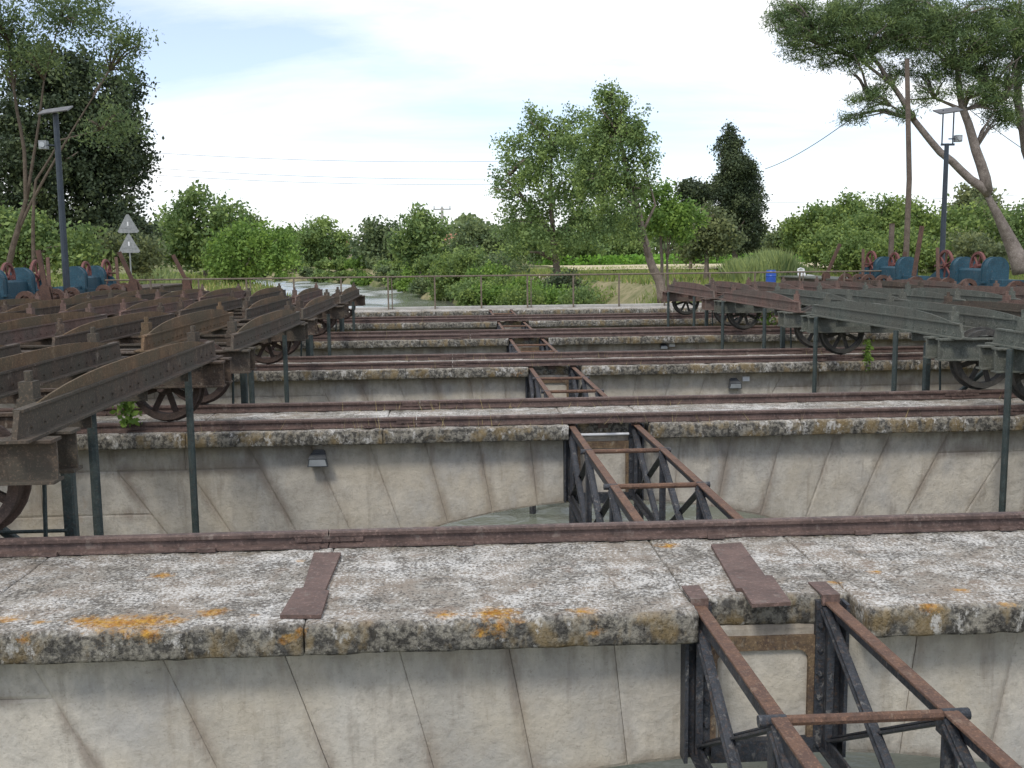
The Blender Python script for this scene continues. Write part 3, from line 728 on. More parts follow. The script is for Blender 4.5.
def winch(s):
    r = link('winch', None); X = lambda u: -s*u          # u points towards the canal
    B = M['blue']
    MB().box(-.40, .40, -1.7, 2.3, 0, .10).box(-.3, .3, -1.68, 2.28, .10, .2).build('base', B, r)
    hm = MB(); hm.extr(arch_prof(.58, .68, 14), (0, -.13, 0), (0, .26, 0), (1, 0, 0), (0, 0, 1)); hm.extr([(a*1.06, b*1.03) for a, b in arch_prof(.58, .68, 14)], (0, -.145, 0), (0, .03, 0), (1, 0, 0), (0, 0, 1))
    hm.extr([(a*1.06, b*1.03) for a, b in arch_prof(.58, .68, 14)], (0, .115, 0), (0, .03, 0), (1, 0, 0), (0, 0, 1))
    # housings face along the walkway: rounded plates whose curve shows from the canal
    hp = MB(); hp.extr(arch_prof(.66, .78, 14), (-.16, 0, 0), (.32, 0, 0), (0, 1, 0), (0, 0, 1)); hp.extr([(a*1.05, b*1.02) for a, b in arch_prof(.66, .78, 14)], (-s*.17-.015, 0, 0), (.03, 0, 0), (0, 1, 0), (0, 0, 1))
    hp_me = hp.mesh('housing', B)
    hm.box(-.36, .36, -.13, .13, 0, .05); hm_me = hm.mesh('housing', B)
    for v in (-.95, .75): link('housing', hm_me, r, (X(.1), v, .10))
    MB().bar((X(.1), -.62, .30), (X(.1), .62, .30), .40, .38).build('gearbox', B, r)
    wd_ = MB(); wd_.extr([(-.2, 0), (.35, 0), (.35, .12), (-.2, .34)], (X(.1)-.2, 2.0, .1), (.4, 0, 0), (0, 1, 0), (0, 0, 1)); wd_.build('fairing', B, r)
    for v, rad in ((1.75, .46), (-.1, .40)):
        gw = MB().ring((0, 0, 0), rad-.07, rad, .07, 28, 'x').build('gear_wheel', M['red'], r, loc=(X(.12), v, .10+.44))
        for q in range(6):
            a = q*math.pi/3+v; MB().bar((0, 0, 0), (0, math.cos(a)*(rad-.05), math.sin(a)*(rad-.05)), .04, .05, (1, 0, 0)).build('spoke', M['red'], gw)
        MB().tube([(-.08, 0, 0), (.08, 0, 0)], .08, 10).build('hub', M['red'], gw)
    MB().tube([(X(-.4), 1.75, .54), (X(.45), 1.75, .54)], .03, 8).build('shaft', M['rusty'], r)
    # front drive shaft with drums
    MB().tube([(X(1.05), -1.9, .02), (X(1.05), 2.2, .02)], .05, 8).build('drive_shaft', M['rusty'], r)
    for v in (-1.4, -.3, .5, 1.6):
        MB().ring((X(1.05), v, .02), .12, .23, .12, 14, 'y').build('drum', M['rusty'], r)
        MB().extr([(-.26, -.74), (.26, -.74), (.11, .12), (-.11, .12)], (X(1.05)-.03, v+.16, 0), (0, .06, 0), (1, 0, 0), (0, 0, 1)).build('bearing', M['rusty'], r)
    MB().bar((X(.8), .75, .0), (X(.62), 1.25, 1.05), .05, .09, (1, 0, 0)).bar((X(.83), .70, -.1), (X(.78), .80, .2), .09, .14, (1, 0, 0)).build('brake_lever', M['rusty'], r)
    return r
for s in (-1, 1):
    x = platform(s); pr = winch(s)
    yl = [21.3, 26.8, 32.4] if s < 0 else [22, 27.3, 32.6]
    for i, y in enumerate(yl):
        o = pr if i == 0 else copy_tree(pr)
        o.location = (x, y, .72)
        n = len(yl)-i
        tag(o, 'blue winch with red gear wheels, %s from the handrail end, %s' % (ORD[n], 'beside the twin triangle signs' if s < 0 else 'under the umbrella pine'), 'winch', 'blue winches on the walkways')
# long rusty locking levers near the carriages' outer ends
def lever(p, q, label, w=.09):
    p, q = Vector(p), Vector(q)
    r = thing('locking_lever', (p.x, p.y, -.03), label, 'lever', 'rusty locking levers'); d = q-p
    MB().bar((0, 0, p.z+.03), (d.x, d.y, q.z+.03), w*.6, w).build('arm', M['rusty'], r)
    MB().extr([(-.24, 0), (.24, 0), (.10, p.z+.12), (-.10, p.z+.12)], (0, -.09, 0), (0, .04, 0), (1, 0, 0), (0, 0, 1)).extr([(-.24, 0), (.24, 0), (.10, p.z+.12), (-.10, p.z+.12)], (0, .06, 0), (0, .04, 0), (1, 0, 0), (0, 0, 1)).build('stand', M['rusty'], r)
    MB().ring((0, 0, p.z+.03), .03, .16, .06, 14).build('pivot', M['rusty'], r)
lever(at(187, 282, 34), at(173, 255, 34), 'leaning rusty lever standing alone between the triangle signs and the round bush', .12)
lever(at(134, 284, 31), at(119, 252, 31), 'leaning rusty lever at the foot of the twin triangle signs', .12)
lever(at(46, 290, 26), at(38, 250, 26), 'leaning rusty lever beside the solar lamp post and blue winch', .12)
lever(at(826, 276, 37), at(840, 244, 37), 'leaning rusty lever near the white plastic chair', .12)
lever(at(902, 280, 33), at(905, 252, 33), 'leaning rusty lever at the foot of the wooden pole', .13)
lever(at(913, 281, 31), at(922, 226, 31), 'tall rusty lever between the wooden pole and the solar lamp post', .13)
def wpost(px, y0, y1, Y, w, label):
    a, b = at(px, y0, Y), at(px, y1, Y)
    r = thing('short_post', (a.x, Y, -.03), label, 'post'); MB().box(-w/2, w/2, -w/2, w/2, 0, b.z+.03).build('shaft', M['wood'], r)
    MB().box(-w/2-.01, w/2+.01, -w/2-.01, w/2+.01, b.z+.03, b.z+.05).build('cap', M['rusty'], r)
wpost(890, 280, 224, 36, .14, 'short weathered wooden post behind the winch next to the wooden pole')

# ------------------------------------------------------------------ lamp posts, poles, signs
def lamp(px, ytop, ybase, Y, side, label, two):
    a = at(px, ybase, Y); b = at(px, ytop, Y); H = b.z
    r = thing('solar_lamp_post', (a.x, Y, -.03), label, 'lamp post', 'solar lamp posts')
    MB().tube([(0, 0, 0), (0, 0, .03), (0, 0, H-1.0 if two else H)], [.12, .10, .075], 10).build('pole', M['post_blue'], r)
    MB().box(-.2, .2, -.2, .2, 0, .025).build('base_plate', M['post_blue'], r)
    if two:
        for e in (-.17, .2): MB().tube([(e, 0, H-1.05), (e, 0, H+.1)], .025, 8).build('upright', M['post_blue'], r)
        MB().box(-.2, .26, -.03, .03, H-1.07, H-1.0).build('cross_arm', M['post_blue'], r)
    t = MB().bar((-.40, 0, H+.02), (.40, 0, H+.13), .55, .04, (0, -.35, 1)); t.build('solar_panel', M['panel'], r)
    lb = MB().box(-.10, .10, -.10, .10, -.11, .11); o = lb.build('lamp_box', M['galv'], r, loc=(side*.33, -.1, H-.85))
    MB().bar((side*.05, 0, H-.85), (side*.24, -.05, H-.85), .04, .04).build('lamp_arm', M['post_blue'], r)
    MB().tube([(0, -.11, 0), (0, -.13, 0)], .075, 10).build('lens', M['glass'], o)
lamp(67, 112, 290, 29, -1, 'dark post with tilted solar panel standing before the big dark cypress', False)
lamp(941, 112, 284, 34, 1, 'dark blue post with tilted solar panel in front of the umbrella pine', True)
a, b = at(905, 280, 38), at(907, 58, 38)
r = thing('wooden_pole', (a.x, 38, -.03), 'plain brown wooden pole left of the solar lamp by the umbrella pine', 'pole')
MB().tube([(0, 0, 0), (.02, 0, b.z*.5), (b.x-a.x, 0, b.z)], [.115, .10, .085], 10).build('shaft', M['wood'], r)
MB().tube([(b.x-a.x, 0, b.z), (b.x-a.x, 0, b.z+.03)], [.11, .06], 10).build('cap', M['galv'], r)
a, b = at(443, 258, 118), at(443, 207, 118)
r = thing('utility_pole', (a.x, 118, -.05), 'far grey utility pole rising above bushes by the canal', 'utility pole')
MB().bar((0, 0, 0), (0, 0, b.z), .32, .28, (0, 1, 0)).build('shaft', M['concrete'], r)
MB().bar((-1.0, 0, b.z-.2), (1.0, 0, b.z-.2), .12, .12).build('cross_arm', M['galv'], r)
for e in (-.9, 0, .9): MB().tube([(e, 0, b.z-.15), (e, 0, b.z+.2)], [.07, .05], 8).build('insulator', M['glass'], r)
a = at(131, 272, 46); r = thing('sign_post', (a.x, 46, -.03), 'two grey triangular sign backs, one above the other, on a post', 'sign')
tp = at(131, 213, 46).z
MB().tube([(0, 0, 0), (0, 0, tp-.1)], .035, 8).build('pole', M['galv'], r)
for dz in (0, .86):
    z = tp-.86+dz-.83; c = .07; wv_ = .46
    pr_ = [(-wv_+c, z), (wv_-c, z), (wv_, z+c*.9), (.05, z+.80), (-.05, z+.80), (-wv_, z+c*.9)]
    o = MB().extr(pr_, (0, -.06, 0), (0, .02, 0), (1, 0, 0), (0, 0, 1)).build('triangular_plate', M['galv'], r)
    MB().box(-.3, .3, -.075, -.06, z+.2, z+.24).build('stiffener', M['galv'], o); MB().box(-.03, .03, -.075, -.06, z+.3, z+.48).build('stiffener', M['white'], o)
# wires
def wire(p, q, sag, label, rad=.018):
    p, q = Vector(p), Vector(q); pts = [p.lerp(q, t) - Vector((0, 0, sag*4*t*(1-t))) for t in np.linspace(0, 1, 13)]
    c = pts[0].copy(); tag(MB().tube([v-c for v in pts], rad, 4).build('overhead_wire', M['post_blue'], None, loc=c), label, 'wire', 'overhead wires')
for n, (y0, y1) in enumerate(((140, 160), (154, 178), (162, 183))):
    wire(at(-60, y0-6, 118), at(560, y1, 118), 1.2, 'thin overhead wire crossing the sky above the canal')
wire(at(765, 169, 60), at(880, 96, 36), .3, 'sloping wire from the cypress to the umbrella pine', .02)
wire(at(965, 106, 38), at(1090, 185, 60), .3, 'sloping wire behind the leaning pine trunks', .02)
wire(at(700, 203, 118), at(1200, 183, 118), .6, 'thin overhead wire above the wood on the pine bank')
# barrel and chair
p = at(771, 275, 46); r = thing('plastic_barrel', (p.x, 46, gz(p.x, 46)), 'blue plastic barrel standing before the reeds', 'barrel')
MB().tube([(0, 0, 0), (0, 0, .05), (0, 0, .28), (0, 0, .30), (0, 0, .33), (0, 0, .62), (0, 0, .65), (0, 0, .68), (0, 0, .85), (0, 0, .9)], [.21, .23, .23, .245, .23, .23, .245, .23, .22, .19], 18).build('drum', M['barrel'], r)
MB().ring((0, 0, .9), .15, .20, .03, 18).build('lid', M['barrel'], r)
r.children[-1].rotation_euler = (R(90), 0, 0); r.children[-1].location = (0, .9, .9)
p = at(806, 277, 44); r = thing('garden_chair', (p.x, 44, gz(p.x, 44)), 'white plastic garden chair near the blue barrel', 'chair'); r.rotation_euler = (0, 0, R(25))
for sx in (-1, 1):
    MB().tube([(sx*.25, -.22, 0), (sx*.22, -.2, .45)], [.022, .03], 6).build('leg', M['white'], r); MB().tube([(sx*.27, .26, 0), (sx*.22, .2, .45)], [.022, .03], 6).build('leg', M['white'], r)
    MB().tube([(sx*.26, -.2, .45), (sx*.28, -.2, .66), (sx*.26, .2, .68)], .025, 6).build('armrest', M['white'], r)
    MB().tube([(sx*.22, .2, .44), (sx*.18, .33, .95)], .026, 6).build('back_stile', M['white'], r)
MB().box(-.25, .25, -.24, .22, .43, .46).build('seat', M['white'], r)
for q in range(-2, 3): MB().bar((q*.075, .22, .46), (q*.065, .325, .92), .045, .012, (0, 1, 0)).build('back_slat', M['white'], r)
MB().tube([(-.18, .33, .94), (0, .34, .985), (.18, .33, .94)], .028, 6).build('back_rail', M['white'], r)

# ------------------------------------------------------------------ vegetation
def leaf_mesh(name, C, T, size, aspect, mat, flat=0, long_up=0):
    """C (n,3) leaf centres, T (n,) tint"""
    n = len(C); d = rng.normal(size=(n, 3)); d[:, 2] = d[:, 2]*(1-flat) + long_up*2; d /= np.linalg.norm(d, axis=1)[:, None]
    e = rng.normal(size=(n, 3)); e -= d*(e*d).sum(1)[:, None]; e /= np.linalg.norm(e, axis=1)[:, None]
    sz = size*rng.uniform(.45, 1.55, n)[:, None]
    a = d*sz*.5; b = e*sz*.5*aspect
    V = np.stack([C-a, C+b-a*.1, C+a, C-b-a*.1], 1).reshape(-1, 3)
    me = bpy.data.meshes.new(name)
    me.vertices.add(4*n); me.vertices.foreach_set('co', V.astype(np.float32).ravel())
    me.loops.add(4*n); me.loops.foreach_set('vertex_index', np.arange(4*n, dtype=np.int32))
    me.polygons.add(n); me.polygons.foreach_set('loop_start', np.arange(0, 4*n, 4, dtype=np.int32))
    me.update(calc_edges=True)
    me.attributes.new('tint', 'FLOAT', 'POINT').data.foreach_set('value', np.repeat(T, 4).astype(np.float32))
    me.materials.append(mat); return me
def crown_pts(lobes, n, cs, per=14, shell=2.6, squash=1.0):
    vol = np.array([l[3]*l[4]*l[5] for l in lobes])**.72; vol /= vol.sum(); C = []; T = []
    for l, f in zip(lobes, vol):
        m = max(2, int(n*f/per)); u = rng.normal(size=(m, 3)); u /= np.linalg.norm(u, axis=1)[:, None]
        rr = rng.uniform(0, 1, m)**(1/shell)
        lump = 1 + .22*np.sin(u[:, 0]*5+l[0])*np.sin(u[:, 2]*6+l[1]) + .12*np.sin(u[:, 1]*9)
        c = u*(rr*lump)[:, None]*np.array(l[3:6]) + np.array(l[:3])
        t = rng.uniform(0, 1, m)**2
        off = rng.normal(size=(m, per, 3))*cs*np.array([1, 1, squash])
        C.append((c[:, None]+off).reshape(-1, 3)); T.append(np.repeat(t, per))
    return np.concatenate(C), np.concatenate(T)
def tree(name, label, base, Y, lobes_px, n, leaf, mat, bark='bark', tr=.18, cs=.3, aspect=.6, trunk_px=None, flat=0, cat='tree', group=None, shell=2.6, squash=1., ry=1., branches=3, up=0, per=26, ex=1.):
    pb = at(base[0], base[1], Y); bx, bz = pb.x, gz(pb.x, Y)-.03
    r = thing(name, (bx, Y, bz), label, cat, group)
    sc = Y/FPX; lobes = []
    for q, l in enumerate(lobes_px):
        c = at(l[0], l[1], Y); dy = l[4] if len(l) > 4 else 0.5*math.sin(q*2.4)*l[2]*sc
        lobes.append((c.x-bx, dy, c.z-bz, l[2]*sc, l[2]*sc*ry, l[3]*sc))
    extra = []
    for l in lobes:
        for q in range(5):
            u = Vector((random.gauss(0, 1), random.gauss(0, 1), random.gauss(.25, 1))).normalized(); f = random.uniform(.28, .5); e = random.uniform(.75, 1.05)*ex
            extra.append((l[0]+u.x*l[3]*e, l[1]+u.y*l[4]*e, l[2]+u.z*l[5]*e, l[3]*f, l[4]*f, l[5]*f*.9))
    C, T = crown_pts([(*l[:3], l[3]*.88, l[4]*.88, l[5]*.88) for l in lobes]+extra, n, cs, per=per, shell=shell, squash=squash)
    C = C[C[:, 2] > .02]; T = T[:len(C)]
    link('crown' if cat == 'tree' else 'foliage', leaf_mesh('crown', C, T, leaf, aspect, mat, flat, up), r)
    tk = MB()
    if trunk_px is None:
        top = max(lobes, key=lambda l: l[5]*l[3]); trunk_px_w = [Vector((0, 0, 0)), Vector((top[0]*.3, top[1]*.3, top[2]*.55)), Vector((top[0]*.9, top[1]*.9, top[2]))]
        lines = [(trunk_px_w, tr)]
    else:
        lines = []
        for pts, rad in trunk_px:
            lines.append(([at(x, y, Y + (d[0] if d else 0)) - Vector((bx, Y, bz)) for x, y, *d in pts], rad))
    for pts, rad in lines:
        dense = []
        for i in range(len(pts)-1):
            for t in (0, .33, .66): dense.append(pts[i].lerp(pts[i+1], t) + Vector((noise.noise(pts[i]*3+Vector((t, 0, 0))), noise.noise(pts[i]*3+Vector((0, t, 5))), 0))*rad*.5)
        dense.append(pts[-1]); m = len(dense)
        if dense[0].z < .3: dense[0] = dense[0]*1; 
        tk.tube(dense, [rad*(1-.75*i/(m-1))*(1.25 if i == 0 and dense[0].length < .2 else 1) for i in range(m)], 8)
    allp = [v for pts, rad in lines for v in pts[1:]] or [Vector((0, 0, 1))]
    for l in lobes:
        tgt = Vector(l[:3]); st = min(allp, key=lambda v: (v-tgt).length + (2 if v.z > tgt.z else 0))
        for q in range(branches):
            e = tgt + Vector((random.uniform(-.7, .7)*l[3], random.uniform(-.7, .7)*l[4], random.uniform(-.5, .7)*l[5]))
            md = st.lerp(e, .5) + Vector((0, 0, .12*(e-st).length))
            if (e-st).length > .1: tk.tube([st, md, e], [tr*.34, tr*.22, tr*.06], 6)
    tk.build('trunk', M[bark], r, True)
    return r
LB = 'trees and bushes'
# --- left bank
tree('cypress', 'massive dark evergreen cypress rising behind the solar lamp post', (80, 262), 62,
     [(62, 78, 34, 32), (88, 100, 44, 40), (45, 120, 42, 50), (92, 150, 48, 50), (110, 135, 28, 30), (60, 185, 55, 55), (105, 200, 36, 45), (118, 232, 32, 18), (30, 200, 40, 55), (85, 235, 45, 25), (140, 233, 17, 10)], 85000, .22, M['leaf_dark'], cs=.26, shell=3.0, tr=.4, branches=2, ex=.9)
tree('feathery_tree', 'tall loose feathery tree with thin tilted trunks reaching out of view above the signs', (18, 268), 44,
     [(15, 15, 45, 30), (60, 10, 40, 26), (85, 20, 22, 26), (112, 60, 22, 22), (122, 40, 20, 18), (135, 45, 16, 12), (0, 50, 30, 26), (38, 58, 26, 12), (105, 128, 26, 16), (120, 120, 20, 14), (-20, 20, 40, 50)],
     17000, .17, M['leaf_green'], bark='bark_dark', tr=.13, cs=.22, aspect=.35, branches=4,
     trunk_px=[([(8, 270), (16, 235), (27, 200), (24, 150), (14, 90), (8, 40)], .14), ([(16, 235), (30, 205), (52, 165), (85, 110), (110, 70)], .08), ([(27, 200), (36, 140), (44, 80), (60, 20)], .075), ([(34, 272), (33, 225), (36, 180), (60, 140), (100, 130)], .09)])
tree('hedge_bush', 'mid green bush under the dark cypress next to the lamp post', (30, 275), 50, [(10, 240, 30, 30), (45, 250, 28, 24), (85, 255, 24, 18), (-20, 235, 25, 35)], 9000, .22, M['leaf_mid'], cat='bush', group=LB, tr=.08)
tree('hedge_bush', 'small bright green bush by the foot of the triangle signs', (110, 275), 52, [(105, 254, 18, 16), (140, 258, 16, 16)], 4000, .2, M['leaf_olive'], cat='bush', group=LB, tr=.06)
tree('broad_tree', 'broad mid green tree left of the round bright bush', (205, 275), 84, [(205, 222, 34, 26), (185, 238, 24, 28), (235, 230, 26, 26), (210, 250, 40, 22), (175, 255, 14, 16), (250, 228, 10, 10)], 14000, .33, M['leaf_mid'], cs=.35, group=LB)
tree('round_bush', 'large round bright green bush by the water', (250, 278), 66, [(250, 250, 42, 26), (228, 258, 24, 20), (280, 254, 24, 22), (262, 238, 26, 15), (240, 268, 30, 10)], 15000, .2, M['leaf_bright'], cs=.25, cat='bush', group=LB)
tree('canal_tree', 'tree over the canal bend, half hidden by the round bright bush', (322, 266), 190, [(322, 234, 22, 13), (308, 246, 18, 14), (338, 246, 18, 14), (322, 256, 28, 14)], 9000, .55, M['leaf_mid'], cs=.5, group=LB)
tree('canal_tree', 'domed tree across the canal bend, left of the utility pole', (382, 268), 150, [(382, 232, 20, 14), (370, 246, 16, 14), (396, 244, 18, 18), (380, 256, 24, 12)], 7000, .5, M['leaf_far'], cs=.5, group=LB)
tree('canal_tree', 'rounded tree right beside the far utility pole', (420, 268), 112, [(420, 226, 18, 15), (410, 242, 16, 18), (432, 240, 14, 20), (420, 254, 24, 14)], 9000, .4, M['leaf_mid'], cs=.4, group=LB)
tree('canal_tree', 'pale tree behind the utility pole on the path bank', (475, 262), 140, [(468, 236, 12, 14), (485, 240, 14, 14), (458, 248, 14, 12), (500, 246, 14, 14)], 6000, .45, M['leaf_far'], cs=.5, group=LB)
def bush(px, py, rx, ry_, Y, mat, label, n=3600, leaf=None):
    leaf = leaf or .0026*Y
    tree('bank_bush', label, (px, py+ry_), Y, [(px, py, rx, ry_), (px-rx*.55, py+ry_*.3, rx*.6, ry_*.7), (px+rx*.55, py+ry_*.25, rx*.6, ry_*.75)], n, leaf, M[mat], cat='bush', group='bushes along the canal bank', tr=.05, cs=.2)
BB = 'green bush on the canal bank beyond the handrail'
for a in [(345, 266, 20, 8, 175, 'leaf_wood'), (372, 266, 18, 8, 165, 'leaf_bright'), (318, 268, 20, 8, 190, 'leaf_mid'), (400, 268, 18, 8, 150, 'leaf_wood'), (425, 268, 18, 9, 130, 'leaf_mid'),
          (452, 272, 20, 11, 90, 'leaf_wood'), (468, 262, 17, 15, 88, 'leaf_mid'), (485, 276, 20, 12, 82, 'leaf_bright'), (455, 282, 14, 9, 90, 'leaf_wood'), (505, 288, 22, 12, 72, 'leaf_wood'), (530, 290, 20, 11, 66, 'leaf_bright'),
          (470, 290, 20, 9, 76, 'leaf_mid'), (488, 295, 16, 8, 70, 'leaf_bright'), (548, 296, 20, 9, 58, 'leaf_bright'), (520, 300, 18, 8, 56, 'leaf_wood'), (500, 268, 18, 10, 92, 'leaf_far'), (470, 298, 12, 6, 70, 'leaf_wood')]:
    bush(*a, {'leaf_bright': 'bright yellow green bush', 'leaf_mid': 'dark green bush', 'leaf_wood': 'mid green bush', 'leaf_far': 'grey green bush'}[a[5]] + (' at the far canal bend' if a[4] > 94 else ' on the canal bank beside the sandy path'))
for q, Y in enumerate([62, 67, 73, 79, 85, 91, 97, 103, 109, 115, 121, 127, 133, 140, 147, 154, 162, 170, 178, 187, 196, 206, 216]):
    for row in range(2):
        x = canal_x(Y)+canal_hw(Y)+1.0+row*2.6+.7*math.sin(q*2.3); rr = (1.1+.35*math.sin(q*1.7+row))*(1+.1*row); d = Vector((x, Y, gz(x, Y)+rr*.55)) - EYE
        k_ = FPX/d.dot(fw); px = 512+d.dot(rt)*k_; py = 384-d.dot(up)*k_
        if Y < 80 and row == 1 and px > 500: continue
        m_ = ('leaf_wood', 'leaf_bright', 'leaf_mid', 'leaf_wood', 'leaf_far')[(q*2+row) % 5]
        bush(px, py, rr*1.25*k_, rr*.85*k_, Y, m_, {'leaf_bright': 'bright yellow green', 'leaf_mid': 'dark green', 'leaf_wood': 'mid green', 'leaf_far': 'grey green'}[m_] + ' waterside bush lining the canal towards the bend', 2200)
bush(563, 284, 14, 11, 60, 'leaf_dark', 'dark low bush at the foot of the tall central tree', 2500, .16)
bush(578, 298, 14, 6, 52, 'leaf_mid', 'low green bush beside the sandy path', 1800, .14)
# --- centre
tree('tall_tree', 'tall broad green tree with a leaning trunk by the sandy path', (556, 282), 72,
     [(548, 140, 34, 26), (520, 165, 32, 26), (575, 160, 36, 32), (500, 185, 20, 16), (545, 195, 42, 30), (590, 195, 32, 32), (525, 222, 32, 24), (570, 230, 40, 22), (605, 225, 26, 22), (540, 125, 18, 13), (575, 125, 22, 16), (600, 160, 24, 22), (520, 248, 20, 14)], 36000, .19, M['leaf_mid'], per=52, cs=.27, tr=.3,
     trunk_px=[([(560, 284), (556, 262), (552, 236), (550, 200), (552, 150)], .30), ([(554, 250), (575, 215), (595, 180)], .15), ([(552, 236), (525, 200), (510, 175)], .13)])
tree('tall_tree', 'slender green tree leaning over the path, tallest of the central group', (661, 301), 41,
     [(610, 108, 18, 14), (622, 128, 24, 20), (640, 150, 16, 22), (600, 140, 20, 22), (615, 165, 26, 24), (635, 185, 18, 20), (598, 180, 22, 22), (620, 210, 24, 18), (640, 130, 12, 16), (608, 96, 9, 8), (630, 235, 16, 10)], 22000, .115, M['leaf_mid'], per=44, cs=.16, tr=.17, branches=4,
     trunk_px=[([(663, 302), (660, 282), (650, 262), (642, 232), (632, 190), (620, 140), (612, 105)], .22), ([(650, 262), (640, 220), (600, 180)], .08), ([(642, 232), (655, 205), (640, 150)], .07)])
tree('small_tree', 'small bright leaved tree with twin dark stems beside the path', (662, 296), 44,
     [(660, 205, 18, 16), (675, 215, 20, 14), (655, 225, 18, 14), (690, 214, 14, 14), (672, 232, 20, 10), (645, 195, 10, 12)], 7000, .15, M['leaf_bright'], cs=.16, tr=.08, group=LB,
     trunk_px=[([(661, 296), (662, 260), (660, 225), (658, 205)], .09), ([(668, 294), (667, 260), (672, 228)], .07)])
tree('olive_tree', 'grey green bushy tree in front of the cypress pair', (706, 268), 62, [(706, 225, 22, 16), (692, 240, 20, 14), (722, 240, 18, 16), (706, 250, 24, 10)], 8000, .2, M['leaf_olive'], cs=.22, group=LB)
tree('cypress', 'tall dark pointed cypress on the field edge', (735, 262), 92,
     [(730, 133, 8, 9), (727, 150, 14, 13), (732, 165, 20, 16), (740, 182, 24, 18), (728, 192, 22, 20), (745, 205, 20, 20), (735, 218, 30, 20), (750, 228, 16, 14), (722, 225, 18, 18), (735, 242, 26, 14), (733, 172, 20, 18), (742, 198, 24, 22), (732, 150, 13, 16)], 52000, .2, M['leaf_dark'], cs=.22, shell=3.4, tr=.35, ex=.76)
tree('cypress', 'small round dark evergreen beside the pointed cypress', (690, 258), 98, [(685, 190, 11, 10), (698, 188, 13, 10), (708, 195, 12, 12), (695, 205, 20, 16), (694, 228, 20, 18)], 9000, .3, M['leaf_dark'], cs=.3, shell=3.2)
for i, (px, py, rx, ry_) in enumerate([(520, 246, 26, 12), (575, 247, 28, 11), (625, 247, 24, 10), (600, 240, 20, 12), (548, 240, 20, 14)]):
    tree('field_tree', 'dark green tree on the field edge behind the tall central trees', (px, 262), 150+i*6, [(px, py, rx, ry_), (px+rx*.5, py+4, rx*.6, ry_*.8), (px-rx*.5, py+3, rx*.6, ry_*.8)], 5000, .5, M['leaf_mid'], cs=.5, group='trees at the field edge')
# --- right bank wood
WB = ['round green tree of the wood behind the white chair', 'round green tree of the wood between the chair and the wooden pole', 'round green tree of the wood behind the blue winches']
for px, py, rx, ry_, Y, m, q in [(790, 238, 20, 14, 100, 'leaf_far', 0), (815, 228, 26, 20, 88, 'leaf_wood', 0), (850, 222, 28, 24, 80, 'leaf_wood', 1), (880, 222, 30, 26, 72, 'leaf_wood', 1), (915, 228, 30, 26, 70, 'leaf_wood', 2), (950, 232, 32, 28, 68, 'leaf_wood', 2),
                          (985, 230, 30, 34, 72, 'leaf_olive', 2), (1015, 235, 30, 34, 66, 'leaf_mid', 2), (835, 246, 26, 18, 70, 'leaf_wood', 0), (900, 250, 34, 18, 60, 'leaf_wood', 2), (965, 252, 34, 20, 60, 'leaf_olive', 2), (865, 250, 30, 18, 64, 'leaf_wood', 1), (1045, 230, 30, 36, 70, 'leaf_mid', 2), (975, 205, 18, 16, 84, 'leaf_olive', 2)]:
    tree('wood_tree', WB[q].replace('round green', {'leaf_wood': 'round light green', 'leaf_olive': 'grey olive', 'leaf_mid': 'darker green', 'leaf_far': 'pale distant'}[m]), (px, 272), Y, [(px, py, rx, ry_), (px-rx*.5, py+ry_*.45, rx*.7, ry_*.7), (px+rx*.5, py+ry_*.4, rx*.7, ry_*.7), (px+rx*.2, py-ry_*.45, rx*.55, ry_*.5)], 7500, .0033*Y, M[m], cs=.0038*Y, group='trees of the wood')
# --- umbrella pine
tree('umbrella_pine', 'umbrella pine with forked leaning trunk overhanging the solar lamp and wooden pole', (1018, 268), 46,
     [(795, 30, 22, 16), (820, 18, 30, 18), (850, 30, 34, 20), (800, 8, 26, 14), (835, 45, 24, 14), (870, 50, 24, 14), (880, 15, 36, 20), (865, 105, 20, 12), (850, 118, 14, 6), (880, 90, 22, 14), (900, 115, 12, 7), (895, 72, 16, 12),
      (925, 40, 34, 26), (930, 75, 26, 16), (955, 20, 34, 24), (985, 30, 30, 30), (975, 70, 26, 18), (1000, 105, 20, 16), (995, 80, 20, 14), (1030, 60, 26, 30), (960, 92, 22, 10), (1010, 10, 36, 24), (910, 8, 30, 16), (900, 45, 22, 14), (780, 18, 12, 16), (905, 25, 30, 22), (940, 55, 30, 22), (860, 12, 32, 18), (825, 32, 28, 20), (800, 45, 20, 14), (1000, 50, 32, 26), (970, 45, 30, 22), (930, 15, 34, 20), (785, 35, 14, 14), (880, 35, 26, 18), (820, 58, 22, 12), (850, 65, 20, 12), (1005, 118, 20, 12), (985, 98, 24, 12), (925, 98, 18, 9)],
     115000, .18, M['leaf_pine'], bark='bark_pine', cs=.19, aspect=.17, squash=.6, tr=.22, branches=4, shell=2.0, per=42,
     trunk_px=[([(1022, 272), (1014, 250), (1003, 222), (985, 190)], .48), ([(988, 194), (972, 180), (940, 152), (915, 120), (893, 85), (872, 55), (845, 28)], .22), ([(987, 192), (975, 150), (964, 110), (957, 70), (950, 20)], .27), ([(893, 85), (860, 60), (820, 45)], .09), ([(964, 110), (935, 98), (905, 100)], .09), ([(964, 100), (990, 90), (1005, 100)], .08), ([(915, 120), (890, 105), (870, 100)], .07)])
tree('umbrella_pine', 'pine trunk with few boughs beside the forked umbrella pine', (1052, 268), 48,
     [(1040, 20, 40, 30), (1060, 50, 34, 30), (1012, 40, 20, 20), (1005, 95, 18, 14), (1015, 118, 14, 8)], 11000, .24, M['leaf_pine'], bark='bark_pine', cs=.24, aspect=.16, squash=.6, tr=.2, per=20,
     trunk_px=[([(1052, 270), (1042, 200), (1026, 150), (1018, 100), (1016, 50), (1020, 0)], .34)])
